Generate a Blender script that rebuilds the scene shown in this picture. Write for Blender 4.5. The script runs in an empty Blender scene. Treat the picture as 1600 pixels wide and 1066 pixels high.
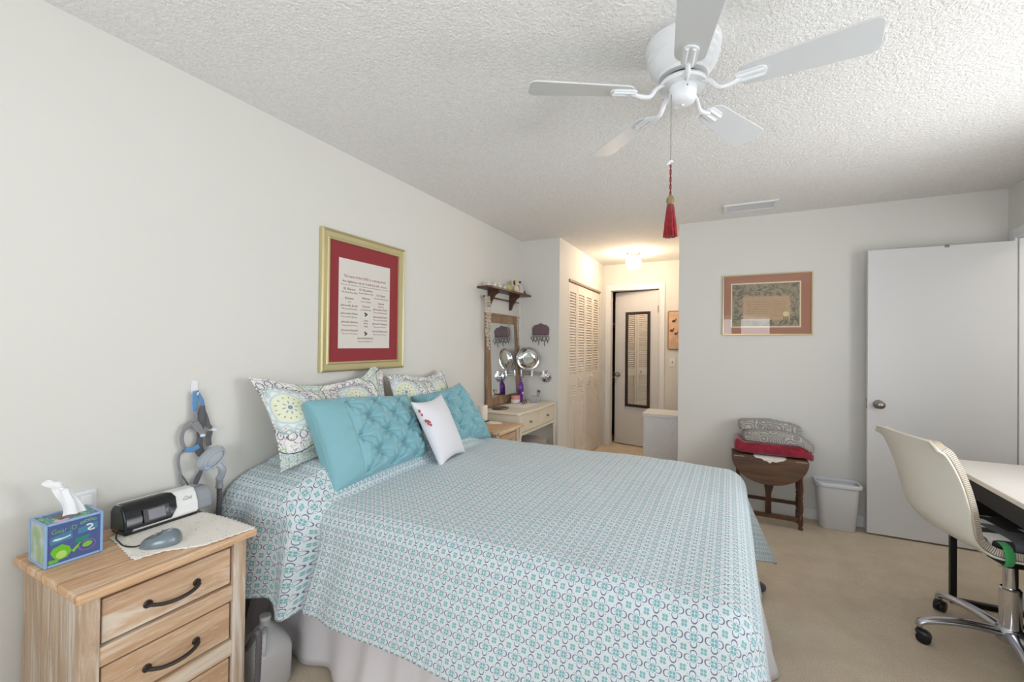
import bpy, bmesh, math, random
from math import sin, cos, pi, radians, sqrt, atan2, exp, hypot
from mathutils import Vector, Matrix, noise
random.seed(7)
SC = bpy.context.scene
COL = SC.collection

# ------------------------------------------------------------------ camera
yaw, pitch, roll = .4686, .0070, .0104
F = Vector((-sin(yaw)*cos(pitch), cos(yaw)*cos(pitch), sin(pitch)))
R0 = Vector((cos(yaw), sin(yaw), 0)); U0 = R0.cross(F)
RR = R0*cos(roll) + U0*sin(roll); UU = -R0*sin(roll) + U0*cos(roll)
cam_data = bpy.data.cameras.new('camera'); cam = bpy.data.objects.new('camera', cam_data); COL.objects.link(cam)
cam.matrix_world = Matrix(((RR.x, UU.x, -F.x, 1.9731), (RR.y, UU.y, -F.y, 0), (RR.z, UU.z, -F.z, 1.3524), (0, 0, 0, 1)))
cam_data.sensor_width = 36; cam_data.lens = 671.42/1600*36; cam_data.clip_start = .05
SC.camera = cam

# ------------------------------------------------------------------ world, daylight, exposure
w = bpy.data.worlds.new('sky'); SC.world = w; w.use_nodes = True
w.node_tree.nodes['Background'].inputs[0].default_value = (.80, .90, 1, 1)
w.node_tree.nodes['Background'].inputs[1].default_value = 2.0
SC.view_settings.view_transform = 'Standard'; SC.view_settings.look = 'None'
SC.view_settings.gamma = 1; SC.view_settings.use_curve_mapping = False
SC.view_settings.exposure = 0.10
def area(name, loc, rot, sx, sy, power, color):
    l = bpy.data.lights.new(name, 'AREA'); l.shape = 'RECTANGLE'; l.size = sx; l.size_y = sy; l.energy = power; l.color = color
    o = bpy.data.objects.new(name, l); o.location = loc; o.rotation_euler = rot; COL.objects.link(o); return o
# daylight entering through the rear window pair (lamp just outside the glass); right-wall and passage lamps are added fill
area('daylight_rear', (1.70, -1.12, 1.40), (radians(118), 0, radians(0)), 2.2, 1.1, 42, (.96, .98, 1))
area('fill_right', (4.00, .55, 1.40), (radians(110), 0, radians(90)), 1.9, 1.1, 9, (.97, .98, 1))  # added fill that evens out the room, behind an unseen window
area('fill_side', (4.00, 2.20, 1.40), (radians(108), 0, radians(90)), 1.3, 1.1, 44, (.97, .98, 1))  # added fill that lifts the far half of the room
area('fill_passage', (4.4, 3.6, 2.40), (0, 0, 0), .3, .3, 5, (1, .93, .84))  # added source in the unseen passage, brightens the far end

# ------------------------------------------------------------------ helpers
def newbm(): return bmesh.new()
def world(o):
    return o.matrix_basis if o.parent is None else world(o.parent) @ o.matrix_basis
def obj(name, bm, mat=None, parent=None, smooth=False, bevel=0, local=False, mods=(), segs=2, auto=None):
    if parent is not None and not local:
        bm.transform(world(parent).inverted())
    bmesh.ops.recalc_face_normals(bm, faces=bm.faces)
    me = bpy.data.meshes.new(name); bm.to_mesh(me); bm.free()
    mats = mat if isinstance(mat, (list, tuple)) else [mat]
    for m in mats:
        if m: me.materials.append(m)
    o = bpy.data.objects.new(name, me); COL.objects.link(o)
    if parent: o.parent = parent
    if smooth or auto:
        me.shade_smooth()
        if auto:
            me.set_sharp_from_angle(angle=radians(auto))
    if bevel:
        b = o.modifiers.new('bevel', 'BEVEL'); b.width = bevel; b.segments = segs; b.limit_method = 'ANGLE'; b.angle_limit = radians(40)
    return o
def thing(name, label, cat, loc=(0, 0, 0), rz=0, group=None):
    o = bpy.data.objects.new(name, None); o.empty_display_size = .05; COL.objects.link(o)
    o.location = loc; o.rotation_euler = (0, 0, rz); o['label'] = label; o['category'] = cat
    if group: o['group'] = group
    return o
def tag(o, label, cat, group=None, kind=None):
    o['label'] = label; o['category'] = cat
    if group: o['group'] = group
    if kind: o['kind'] = kind
    return o
def struct(o): o['kind'] = 'structure'; return o
def sempty(name, loc):
    o = bpy.data.objects.new(name, None); COL.objects.link(o); o.location = loc; o.empty_display_size = .05; o['kind'] = 'structure'; return o
def box(bm, x0, x1, y0, y1, z0, z1, M=None, mi=0):
    vs = [bm.verts.new((x, y, z)) for x in (x0, x1) for y in (y0, y1) for z in (z0, z1)]
    if M:
        for v in vs: v.co = M @ v.co
    for f in ((0, 1, 3, 2), (4, 6, 7, 5), (0, 4, 5, 1), (2, 3, 7, 6), (0, 2, 6, 4), (1, 5, 7, 3)):
        fc = bm.faces.new([vs[i] for i in f]); fc.material_index = mi
    return vs
def B(*a, **k):
    bm = newbm(); box(bm, *a, **k); return bm
def align(d):
    d = Vector(d).normalized(); return d.to_track_quat('Z', 'Y').to_matrix()
def ring_tube(bm, pts, rad, segs=10, cap=True, sec=None, closed=False):
    """tube along pts; rad number or list; sec=(a,b) elliptical section multipliers, sec reference up = z"""
    pts = [Vector(p) for p in pts]; n = len(pts); rings = []
    rads = rad if isinstance(rad, (list, tuple)) else [rad]*n
    prev = None
    for i, p in enumerate(pts):
        if closed: t = pts[(i+1) % n]-pts[i-1]
        elif i == 0: t = pts[1]-pts[0]
        elif i == n-1: t = pts[-1]-pts[-2]
        else: t = pts[i+1]-pts[i-1]
        t.normalize()
        if sec is not None:
            up = Vector(sec[2]); a = (up-t*up.dot(t)).normalized() if abs(up.dot(t)) < .999 else Vector((1, 0, 0))
        else:
            if prev is None:
                a = t.orthogonal().normalized()
            else:
                a = (prev-t*prev.dot(t)).normalized()
        prev = a; b = t.cross(a); ra, rb = (sec[0], sec[1]) if sec else (1, 1)
        rings.append([bm.verts.new(p+(a*cos(2*pi*k/segs)*ra+b*sin(2*pi*k/segs)*rb)*rads[i]) for k in range(segs)])
    m = n if closed else n-1
    for i in range(m):
        A, Bq = rings[i], rings[(i+1) % n]
        for k in range(segs):
            bm.faces.new((A[k], A[(k+1) % segs], Bq[(k+1) % segs], Bq[k]))
    if cap and not closed:
        bm.faces.new(rings[0][::-1]); bm.faces.new(rings[-1])
    return rings
def smoothpts(pts, sub=6, closed=False):
    pts = [Vector(p) for p in pts]; n = len(pts); out = []
    rng = n if closed else n-1
    for i in range(rng):
        if closed: p0, p1, p2, p3 = pts[i-1], pts[i], pts[(i+1) % n], pts[(i+2) % n]
        else: p0, p1, p2, p3 = pts[max(i-1, 0)], pts[i], pts[i+1], pts[min(i+2, n-1)]
        for k in range(sub):
            t = k/sub
            out.append(.5*((2*p1)+(-p0+p2)*t+(2*p0-5*p1+4*p2-p3)*t*t+(-p0+3*p1-3*p2+p3)*t**3))
    if not closed: out.append(pts[-1])
    return out
def lathe(bm, prof, c=(0, 0, 0), segs=24, axis=(0, 0, 1), sx=1, sy=1):
    """prof list of (r, h) along axis"""
    M = align(axis); c = Vector(c); rings = []
    for r, h in prof:
        if r < 1e-6: rings.append([bm.verts.new(c+M @ Vector((0, 0, h)))])
        else: rings.append([bm.verts.new(c+M @ Vector((r*cos(2*pi*k/segs)*sx, r*sin(2*pi*k/segs)*sy, h))) for k in range(segs)])
    for A, Bq in zip(rings, rings[1:]):
        for k in range(segs):
            k2 = (k+1) % segs
            if len(A) == 1 and len(Bq) == 1: break
            if len(A) == 1: bm.faces.new((A[0], Bq[k2], Bq[k]))
            elif len(Bq) == 1: bm.faces.new((A[k], A[k2], Bq[0]))
            else: bm.faces.new((A[k], A[k2], Bq[k2], Bq[k]))
    if len(rings[0]) > 1: bm.faces.new(rings[0][::-1])
    if len(rings[-1]) > 1: bm.faces.new(rings[-1])
def L(prof, c=(0, 0, 0), segs=24, axis=(0, 0, 1), **k):
    bm = newbm(); lathe(bm, prof, c, segs, axis, **k); return bm
def prism(bm, poly, a, b, M=None, plane='xy', mi=0):
    """extrude 2D polygon between heights a and b"""
    def mk(u, v, h):
        p = Vector((u, v, h)) if plane == 'xy' else (Vector((u, h, v)) if plane == 'xz' else Vector((h, u, v)))
        return bm.verts.new(M @ p if M else p)
    A = [mk(u, v, a) for u, v in poly]; C = [mk(u, v, b) for u, v in poly]; n = len(poly)
    f1 = bm.faces.new(A[::-1]); f2 = bm.faces.new(C); f1.material_index = f2.material_index = mi
    for i in range(n):
        f = bm.faces.new((A[i], A[(i+1) % n], C[(i+1) % n], C[i])); f.material_index = mi
def PR(*a, **k):
    bm = newbm(); prism(bm, *a, **k); return bm
def rrect(x0, x1, y0, y1, r, n=5):
    out = []
    for cx, cy, a0 in ((x1-r, y1-r, 0), (x0+r, y1-r, 90), (x0+r, y0+r, 180), (x1-r, y0+r, 270)):
        for k in range(n+1):
            a = radians(a0+90*k/n); out.append((cx+r*cos(a), cy+r*sin(a)))
    return out
def gridmesh(fn, nu, nv, uvf=None, close_u=False):
    bm = newbm(); V = [[bm.verts.new(fn(i/nu, j/nv)) for j in range(nv+1)] for i in range(nu+1)]
    uv = bm.loops.layers.uv.new('UVMap') if uvf else None
    for i in range(nu):
        for j in range(nv):
            f = bm.faces.new((V[i][j], V[i+1][j], V[i+1][j+1], V[i][j+1]))
            if uv:
                for l, (a, b) in zip(f.loops, ((i, j), (i+1, j), (i+1, j+1), (i, j+1))): l[uv].uv = uvf(a/nu, b/nv)
    return bm
def smooth(e0, e1, x):
    t = max(0, min(1, (x-e0)/(e1-e0))); return t*t*(3-2*t)
def superq(bm, c, s, e1=.4, e2=.5, nu=28, nv=18, nz=0, nf=6, M=None, seed=0):
    def sp(v, e): return (abs(v)**e)*(1 if v >= 0 else -1)
    rows = []
    for j in range(nv+1):
        ph = -pi/2+pi*j/nv; row = []
        for i in range(nu):
            th = 2*pi*i/nu
            p = Vector((sp(cos(ph), e1)*sp(cos(th), e2), sp(cos(ph), e1)*sp(sin(th), e2), sp(sin(ph), e1)))
            q = Vector((p.x*s[0], p.y*s[1], p.z*s[2]))
            if nz: q += p.normalized()*nz*noise.noise(q*nf+Vector((seed, seed, 0))) if p.length > 0 else Vector()
            q += Vector(c)
            row.append(M @ q if M else q)
        if j in (0, nv): row = [sum(row, Vector())/nu]
        rows.append([bm.verts.new(p) for p in row])
    for A, Bq in zip(rows, rows[1:]):
        for i in range(nu):
            i2 = (i+1) % nu
            if len(A) == 1: bm.faces.new((A[0], Bq[i2], Bq[i]))
            elif len(Bq) == 1: bm.faces.new((A[i], A[i2], Bq[0]))
            else: bm.faces.new((A[i], A[i2], Bq[i2], Bq[i]))

# ------------------------------------------------------------------ material helpers
def lin(c):
    return tuple(((v/255)/12.92 if v/255 <= .04045 else ((v/255+.055)/1.055)**2.4) for v in c)+(1,)
class S:
    """socket wrapper with arithmetic"""
    nt = None
    def __init__(s, sock): s.s = sock
    @staticmethod
    def m(op, *a):
        n = S.nt.nodes.new('ShaderNodeMath'); n.operation = op
        for i, v in enumerate(a):
            if isinstance(v, S): S.nt.links.new(v.s, n.inputs[i])
            else: n.inputs[i].default_value = v
        return S(n.outputs[0])
    def __add__(a, b): return S.m('ADD', a, b)
    def __radd__(a, b): return S.m('ADD', b, a)
    def __sub__(a, b): return S.m('SUBTRACT', a, b)
    def __rsub__(a, b): return S.m('SUBTRACT', b, a)
    def __mul__(a, b): return S.m('MULTIPLY', a, b)
    def __rmul__(a, b): return S.m('MULTIPLY', a, b)
    def __truediv__(a, b): return S.m('DIVIDE', a, b)
    def __lt__(a, b): return S.m('LESS_THAN', a, b)
    def __gt__(a, b): return S.m('GREATER_THAN', a, b)
def sabs(a): return S.m('ABSOLUTE', a)
def sfr(a): return S.m('FRACT', a)
def smax(a, b): return S.m('MAXIMUM', a, b)
def smin(a, b): return S.m('MINIMUM', a, b)
def ssin(a): return S.m('SINE', a)
def hyp(a, b): return S.m('SQRT', a*a+b*b)
MATS = {}
def newmat(name, base=(200, 200, 200), rough=.5, metal=0, **kw):
    if name in MATS: return MATS[name]
    m = bpy.data.materials.new(name); m.use_nodes = True; nt = m.node_tree; b = nt.nodes['Principled BSDF']
    b.inputs['Base Color'].default_value = lin(base); b.inputs['Roughness'].default_value = rough; b.inputs['Metallic'].default_value = metal
    for k, v in kw.items(): b.inputs[k].default_value = v
    MATS[name] = m; return m
def start(m): S.nt = m.node_tree; return m.node_tree, m.node_tree.nodes['Principled BSDF']
def coords(kind='Object', scale=(1, 1, 1), loc=(0, 0, 0), rot=(0, 0, 0)):
    tc = S.nt.nodes.new('ShaderNodeTexCoord'); mp = S.nt.nodes.new('ShaderNodeMapping')
    mp.inputs['Scale'].default_value = scale; mp.inputs['Location'].default_value = loc; mp.inputs['Rotation'].default_value = rot
    S.nt.links.new(tc.outputs[kind], mp.inputs[0]); return mp.outputs[0]
def sep(v):
    n = S.nt.nodes.new('ShaderNodeSeparateXYZ'); S.nt.links.new(v, n.inputs[0]); return S(n.outputs[0]), S(n.outputs[1]), S(n.outputs[2])
def tnoise(v, scale, detail=2, rough=.5, dist=0):
    n = S.nt.nodes.new('ShaderNodeTexNoise'); n.inputs['Scale'].default_value = scale; n.inputs['Detail'].default_value = detail
    n.inputs['Roughness'].default_value = rough; n.inputs['Distortion'].default_value = dist
    S.nt.links.new(v, n.inputs['Vector']); return S(n.outputs['Fac'])
def tvor(v, scale, out='Distance', feature='F1'):
    n = S.nt.nodes.new('ShaderNodeTexVoronoi'); n.inputs['Scale'].default_value = scale; n.feature = feature
    S.nt.links.new(v, n.inputs['Vector']); return S(n.outputs[out])
def rng(s, a, b, c=0, d=1):
    n = S.nt.nodes.new('ShaderNodeMapRange'); S.nt.links.new(s.s, n.inputs[0])
    for i, v in enumerate((a, b, c, d)): n.inputs[i+1].default_value = v
    return S(n.outputs[0])
def mix(f, a, b):
    n = S.nt.nodes.new('ShaderNodeMix'); n.data_type = 'RGBA'
    for i, v in ((0, f), (6, a), (7, b)):
        if isinstance(v, S): S.nt.links.new(v.s, n.inputs[i])
        elif isinstance(v, tuple): n.inputs[i].default_value = lin(v) if len(v) == 3 else v
        else: n.inputs[i].default_value = v
    return S(n.outputs[2])
def setc(b, c): S.nt.links.new(c.s, b.inputs['Base Color'])
def bump(b, h, strength=.3, dist=.01):
    n = S.nt.nodes.new('ShaderNodeBump'); n.inputs['Strength'].default_value = strength; n.inputs['Distance'].default_value = dist
    S.nt.links.new(h.s, n.inputs['Height']); S.nt.links.new(n.outputs[0], b.inputs['Normal'])

def m_paint(name, base, rough=.7, b=.12, scale=60):
    if name in MATS: return MATS[name]
    m = newmat(name, base, rough); nt, bs = start(m); v = coords()
    bump(bs, tnoise(v, scale, 3), b, .002)
    return m
wall_m = m_paint('wall_paint', (218, 216, 210))
hall_m = wall_m
door_m = m_paint('door_paint', (214, 213, 213), .45, .04, 20)
trim_m = m_paint('trim_paint', (226, 226, 226), .45, .03)
def m_ceiling():
    m = newmat('popcorn_ceiling', (222, 219, 214), .9); nt, b = start(m); v = coords()
    n1 = tnoise(v, 92, 3, .65); n2 = tvor(v, 100)
    h = rng(n1, .35, .7)+(1-n2)*.5
    setc(b, mix(rng(n1, .3, .6), (228, 226, 223), (242, 240, 237)))
    bump(b, h, .55, .007); return m
ceil_m = m_ceiling()
def m_carpet():
    m = newmat('carpet', (205, 186, 158), .95); nt, b = start(m); v = coords()
    n1 = tnoise(v, 150, 4, .8); n2 = tnoise(v, 5, 3, .6)
    c = mix(rng(n1, .3, .7), (206, 187, 160), (248, 234, 212)); c = mix(rng(n2, .35, .65, 0, .4), c, (204, 182, 154))
    setc(b, c); bump(b, n1+n2*.3, .7, .010); return m
carpet_m = m_carpet()
def m_wood(name, c1, c2, c3, axis='y', plank=None, rough=.55, knots=True):
    """grain running along axis; c3 = whitewash or dark streak colour"""
    if name in MATS: return MATS[name]
    m = newmat(name, c1, rough); nt, b = start(m)
    sc = {'x': (1.2, 14, 14), 'y': (14, 1.2, 14), 'z': (14, 14, 1.2)}[axis]
    v = coords('Object', sc); v2 = coords('Object')
    g = tnoise(v, 2.2, 6, .7, .9); p = tnoise(coords('Object', tuple(q*.45 for q in sc)), 1.6, 5, .7, 1.2)
    c = mix(rng(g, .38, .62), c1, c2)
    c = mix(rng(p, .50, .60, 0, .8), c, c3)
    if plank:
        x, y, z = sep(v2); s = {'x': x, 'y': y, 'z': z}[plank[0]]
        fr = sfr(s*(1/plank[1])); cell = S.m('FLOOR', s*(1/plank[1]))
        h = sfr(ssin(cell*12.9898)*43758.5)
        c = mix(h*.35, c, c2); c = mix((sabs(fr-.5) > .475)*.5, c, (110, 84, 62))
    if knots:
        k = tvor(coords('Object', tuple(x*.35 for x in sc)), 1.1); c = mix(rng(k, .04, .14, .75, 0), c, (105, 72, 48))
    sp_ = tnoise(coords('Object', tuple(q*3 for q in sc)), 3.0, 4, .8); c = mix(rng(sp_, .58, .66, 0, .55), c, c3); c = mix(rng(sp_, .30, .38, .5, 0), c, c2)
    setc(b, c); bump(b, g+sp_*.6, .3, .004); return m
pine_y = m_wood('washed_pine_y', (218, 186, 154), (192, 154, 120), (228, 216, 200), 'y')
pine_top = m_wood('washed_pine_top', (222, 186, 148), (196, 150, 110), (232, 212, 186), 'y', ('x', .11))
pine_z = m_wood('washed_pine_z', (208, 184, 160), (178, 150, 124), (224, 216, 206), 'z')
pine_side = m_wood('washed_pine_side', (200, 176, 152), (174, 148, 122), (220, 212, 200), 'z', ('x', .062))
darkwood = m_wood('dark_walnut', (92, 58, 42), (66, 40, 30), (112, 78, 56), 'x', None, .4, False)
darkwood_z = m_wood('dark_walnut_z', (84, 52, 38), (60, 36, 28), (100, 66, 48), 'z', None, .35, False)
leafwood = m_wood('drop_leaf_walnut', (98, 76, 62), (74, 55, 45), (116, 80, 56), 'x', None, .35, False)
mirwood = m_wood('mirror_frame_wood', (150, 120, 92), (124, 96, 72), (164, 136, 108), 'z', None, .5, False)
chrome = newmat('chrome', (215, 215, 218), .12, 1)
nickel = newmat('satin_nickel', (150, 144, 136), .3, 1)
blackm = newmat('black_metal', (22, 22, 24), .4, .3)
black_pl = newmat('black_plastic', (20, 21, 23), .35)
white_pl = newmat('white_plastic', (226, 227, 230), .35)
cream = m_paint('cream_lacquer', (224, 214, 194), .4, .03, 15)
glass = newmat('clear_glass', (255, 255, 255), .02, 0, **{'Transmission Weight': 1.0, 'IOR': 1.45})
mirror_m = newmat('mirror_glass', (228, 230, 230), .02, 1)
fan_m = newmat('fan_white', (226, 228, 230), .35)
blade_m = newmat('fan_blade_white', (205, 207, 208), .4)
def m_quilt():
    m = newmat('quilt_print', (206, 213, 223), .85); nt, b = start(m)
    u, v, _ = sep(coords('UV', (1/.048, 1/.048, 1)))
    def cell(o):
        return sabs(sfr(u+o)-.5), sabs(sfr(v+o)-.5)
    ax, ay = cell(0); qx = smax(ax, ay); qy = smin(ax, ay)
    d = hyp(qx-.27, qy*1.05); thick = .017+.024*S.m('MAXIMUM', (qx-.27)*4.0, 0.0)
    ringw = (sabs(d-.165) < thick)*(qx > .19)
    pet = (hyp(ax-.085, ay-.085) < .082)*(smin(ax, ay) > .012)
    cen = hyp(qx-.20, qy) < .045
    bx, by = cell(.5); pet2 = (hyp(bx-.075, by-.075) < .080)*(smin(bx, by) > .010)
    dd = (hyp(ax-.27, ay-.27) < .022)
    base_ = (208, 216, 219)
    c = mix(pet, base_, (124, 172, 178)); c = mix(pet2, c, (128, 176, 181)); c = mix(cen, c, (150, 192, 204))
    c = mix(dd, c, (120, 122, 144)); c = mix(ringw, c, (106, 108, 134))
    setc(b, c); n = tnoise(coords('UV', (1, 1, 1)), 380, 1); bump(b, n, .2, .002)
    b.inputs['Sheen Weight'].default_value = .15; return m
quilt_m = m_quilt()
def m_sham(off=.0):
    m = newmat('sham_medallion_print_%d' % int(off*100), (220, 222, 215), .85); nt, b = start(m)
    co = coords('UV'); u, v, _ = sep(co)
    x = sfr((u-.09)*(1/.375)+.5)*.375-.1875; y = v-.275
    r = hyp(x, y*.95); th = S.m('ARCTAN2', y, x)
    n = tnoise(co, 70, 2, .6); n2 = tnoise(co, 28, 2, .6); vo = tvor(co, 62)
    # background field outside the ogee
    bg = mix(rng(n2, .42, .52), (200, 214, 216), (214, 220, 206)); bg = mix((n2 > .60)*.8, bg, (190, 206, 172)); bg = mix((sabs(n-.5) < .018), bg, (92, 100, 118))
    bg = mix(vo < .16, bg, (226, 228, 224))
    # medallion
    scal = r+ssin(th*12.0)*.008
    white = mix((sabs(n2-.5) < .012)*1.0, (228, 226, 222), (120, 110, 130))
    arcs = sabs(hyp(ssin(th*9.0)*.020, (r-.133))-.018) < .0019
    c = mix(arcs, white, (128, 118, 140))
    arcs2 = sabs(hyp(ssin(th*11.0+1.5)*.012, (r-.112))-.010) < .0024
    c = mix(arcs2, c, (164, 184, 178))
    c = mix((scal < .098), c, (194, 210, 217)); c = mix((scal < .086), c, (226, 228, 224))
    c = mix((r < .077), c, (188, 208, 214)); c = mix(r < .070, c, (224, 227, 202))
    dots = (hyp(ssin(th*7.0)*.014, r-.050) < .0050)
    c = mix(dots, c, (150, 154, 124)); c = mix((hyp(ssin(th*4.0)*.02, r-.024) < .008), c, (134, 146, 160)); c = mix(r < .010, c, (130, 150, 165))
    og = sabs(x)*1.0+S.m('POWER', sabs(y)*3.4, 2.0)*.16
    ogr = hyp(x*1.0, y*.82)
    inside = ogr < .176
    c = mix(inside, bg, c); c = mix(sabs(ogr-.178) < .0020, c, (70, 74, 92))
    c = mix((sabs(ogr-.166) < .007)*(ssin(th*9.0) > .72)*(n > .5), c, (172, 196, 120))
    setc(b, c); bump(b, tnoise(co, 30, 2), .25, .006); return m
sham_m = m_sham(.0)
def m_fabric(name, base, scale=400, b_=.25, base2=None, nsc=8, rough=.85):
    if name in MATS: return MATS[name]
    m = newmat(name, base, rough); nt, b = start(m); v = coords()
    if base2: setc(b, mix(rng(tnoise(v, nsc, 3), .35, .65), base, base2))
    bump(b, tnoise(v, scale, 2), b_, .002); b.inputs['Sheen Weight'].default_value = .2; return m
teal_m = m_fabric('teal_satin', (122, 172, 182), 300, .1, (128, 177, 187), 3, .6)
whitefab = m_fabric('white_linen', (226, 225, 230), 350, .3)
skirt_m = m_fabric('skirt_white', (226, 222, 226), 250, .1)
red_towel = m_fabric('red_terry', (150, 18, 48), 160, .9, (112, 12, 38), 30)
lace_m = m_fabric('lace_cream', (236, 228, 218), 200, .5)

# ------------------------------------------------------------------ room shell
H = 2.44; YB = 4.10; XR = 3.65; XH0 = .43; XH1 = 1.566; YH = 5.80; YR = -.90
struct(obj('floor', B(-.1, 3.75, YR-.1, YB+.1, -.08, 0), carpet_m))
struct(obj('floor', B(.3, 1.72, YB+.1, 7.1, -.08, 0), carpet_m))
struct(obj('ceiling', B(-.1, 3.75, YR-.1, YB+.1, H, H+.08), ceil_m))
struct(obj('ceiling', B(.3, 1.72, YB+.1, 7.1, H, H+.08), ceil_m))
struct(obj('wall_left', B(-.1, 0, YR-.1, YB+.1, 0, H), wall_m))
struct(obj('wall_alcove', B(0, XH0, YB, YB+.1, 0, H), wall_m))
struct(obj('wall_back', B(XH1, XR+.1, YB, YB+.1, 0, H), wall_m))
struct(obj('wall_hall_right', B(XH1, XH1+.1, YB+.1, 7.1, 0, H), wall_m))
bm = newbm(); box(bm, XH0-.1, XH0, YB+.1, 4.385, 0, H); box(bm, XH0-.1, XH0, 5.615, YH, 0, H); box(bm, XH0-.1, XH0, 4.385, 5.615, 2.06, H)
struct(obj('wall_hall_left', bm, hall_m))
DX0, DX1, DZ = .537, 1.160, 2.085
bm = newbm(); box(bm, XH0-.1, DX0, YH, YH+.1, 0, H); box(bm, DX1, XH1, YH, YH+.1, 0, H); box(bm, DX0, DX1, YH, YH+.1, DZ, H)
struct(obj('wall_hall_back', bm, hall_m))
# linen closet behind the hall door, closet behind the bifold
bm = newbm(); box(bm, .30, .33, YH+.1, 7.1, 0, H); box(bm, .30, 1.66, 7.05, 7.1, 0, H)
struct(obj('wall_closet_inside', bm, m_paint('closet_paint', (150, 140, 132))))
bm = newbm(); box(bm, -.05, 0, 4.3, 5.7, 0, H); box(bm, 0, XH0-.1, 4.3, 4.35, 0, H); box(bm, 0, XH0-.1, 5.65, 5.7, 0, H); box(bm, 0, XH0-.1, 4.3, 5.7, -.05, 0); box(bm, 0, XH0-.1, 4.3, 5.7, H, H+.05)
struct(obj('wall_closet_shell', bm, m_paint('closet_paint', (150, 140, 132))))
# right wall with the bedroom door opening (y 3.17..3.97) and two unseen windows added for light
DY0, DY1, WY0, WY1, WZ0, WZ1, VY0, VY1 = 3.18, 3.985, -.35, 1.45, .90, 2.02, 1.62, 2.85
bm = newbm()
box(bm, XR, XR+.1, YR-.1, WY0, 0, H); box(bm, XR, XR+.1, WY0, WY1, 0, WZ0); box(bm, XR, XR+.1, WY0, WY1, WZ1, H)
box(bm, XR, XR+.1, WY1, VY0, 0, H); box(bm, XR, XR+.1, VY0, VY1, 0, WZ0); box(bm, XR, XR+.1, VY0, VY1, WZ1, H); box(bm, XR, XR+.1, VY1, DY0, 0, H); box(bm, XR, XR+.1, DY0, DY1, 2.075, H); box(bm, XR, XR+.1, DY1, YB, 0, H)
struct(obj('wall_right', bm, wall_m))
bm = newbm(); box(bm, 4.9, 5.0, 2.6, 4.7, 0, H); box(bm, XR+.1, 5.0, 2.5, 2.6, 0, H); box(bm, XR+.1, 5.0, 4.6, 4.7, 0, H); box(bm, XR+.1, 5, 2.5, 4.7, H, H+.08)
struct(obj('wall_passage', bm, wall_m)); struct(obj('floor', B(XR+.1, 5.0, 2.5, 4.7, -.08, 0), carpet_m))
# rear wall with two windows
RW = ((.75, 2.04), (2.13, 2.66)); RZ0, RZ1 = .88, 1.97
bm = newbm()
box(bm, -.1, RW[0][0], YR-.1, YR, 0, H); box(bm, RW[0][1], RW[1][0], YR-.1, YR, RZ0, RZ1); box(bm, RW[1][1], XR, YR-.1, YR, 0, H)
box(bm, RW[0][0], RW[1][1], YR-.1, YR, 0, RZ0); box(bm, RW[0][0], RW[1][1], YR-.1, YR, RZ1, H)
struct(obj('wall_rear', bm, wall_m))
def pane_mat(name, base_f):
    m = bpy.data.materials.new(name); m.use_nodes = True; nt = m.node_tree; nt.nodes.clear()
    o = nt.nodes.new('ShaderNodeOutputMaterial'); mx = nt.nodes.new('ShaderNodeMixShader'); tr = nt.nodes.new('ShaderNodeBsdfTransparent'); gl_ = nt.nodes.new('ShaderNodeBsdfGlossy')
    gl_.inputs['Roughness'].default_value = .01; fr = nt.nodes.new('ShaderNodeFresnel'); fr.inputs[0].default_value = base_f
    ge = nt.nodes.new('ShaderNodeNewGeometry'); S.nt = nt; fac = S(fr.outputs[0])*(1-S(ge.outputs['Backfacing'])); nt.links.new(fac.s, mx.inputs[0]); nt.links.new(tr.outputs[0], mx.inputs[1]); nt.links.new(gl_.outputs[0], mx.inputs[2]); nt.links.new(mx.outputs[0], o.inputs[0]); return m
thin_glass = pane_mat('window_pane', 1.35); picture_glass = pane_mat('picture_glass', 1.55)
def window(n, horiz, a, b, z0, z1, at):
    w_ = sempty('window_%d' % n, ((a+b)/2 if horiz else at, at if horiz else (a+b)/2, z0))
    def bx(bm, p0, p1, q0, q1, z0_, z1_):
        if horiz: box(bm, p0, p1, q0, q1, z0_, z1_)
        else: box(bm, q0, q1, p0, p1, z0_, z1_)
    bm = newbm(); t = .035; q0, q1 = at-.02, at+.02
    bx(bm, a, a+t, q0, q1, z0, z1); bx(bm, b-t, b, q0, q1, z0, z1); bx(bm, a+t, b-t, q0, q1, z0, z0+t); bx(bm, a+t, b-t, q0, q1, z1-t, z1)
    zm = (z0+z1)/2; bx(bm, a+t, b-t, q0, q1, zm-.018, zm+.018)
    obj('window_frame', bm, trim_m, w_)
    bm = newbm(); bx(bm, a+t, b-t, at-.003, at+.003, z0+t, zm-.018); bx(bm, a+t, b-t, at-.003, at+.003, zm+.018, z1-t)
    obj('window_glass', bm, thin_glass, w_)
window(1, True, RW[0][0], RW[0][1], RZ0, RZ1, YR-.05)
window(2, True, RW[1][0], RW[1][1], RZ0, RZ1, YR-.05)
window(3, False, WY0, WY1, WZ0, WZ1, XR+.05)  # unseen window, added to let fill light in
window(4, False, VY0, VY1, WZ0, WZ1, XR+.05)  # unseen window above the desk, added to brighten the back half
# baseboards
def base(name, *a):
    bm = B(*a, 0, .085); return struct(obj(name, bm, trim_m, bevel=.004))
base('baseboard_back', XH1, XR, YB-.012, YB); base('baseboard_left', 0, .012, YR, YB); base('baseboard_alcove', .012, XH0, YB-.012, YB)
base('baseboard_hall', XH1-.012, XH1, YB, YH)
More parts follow.
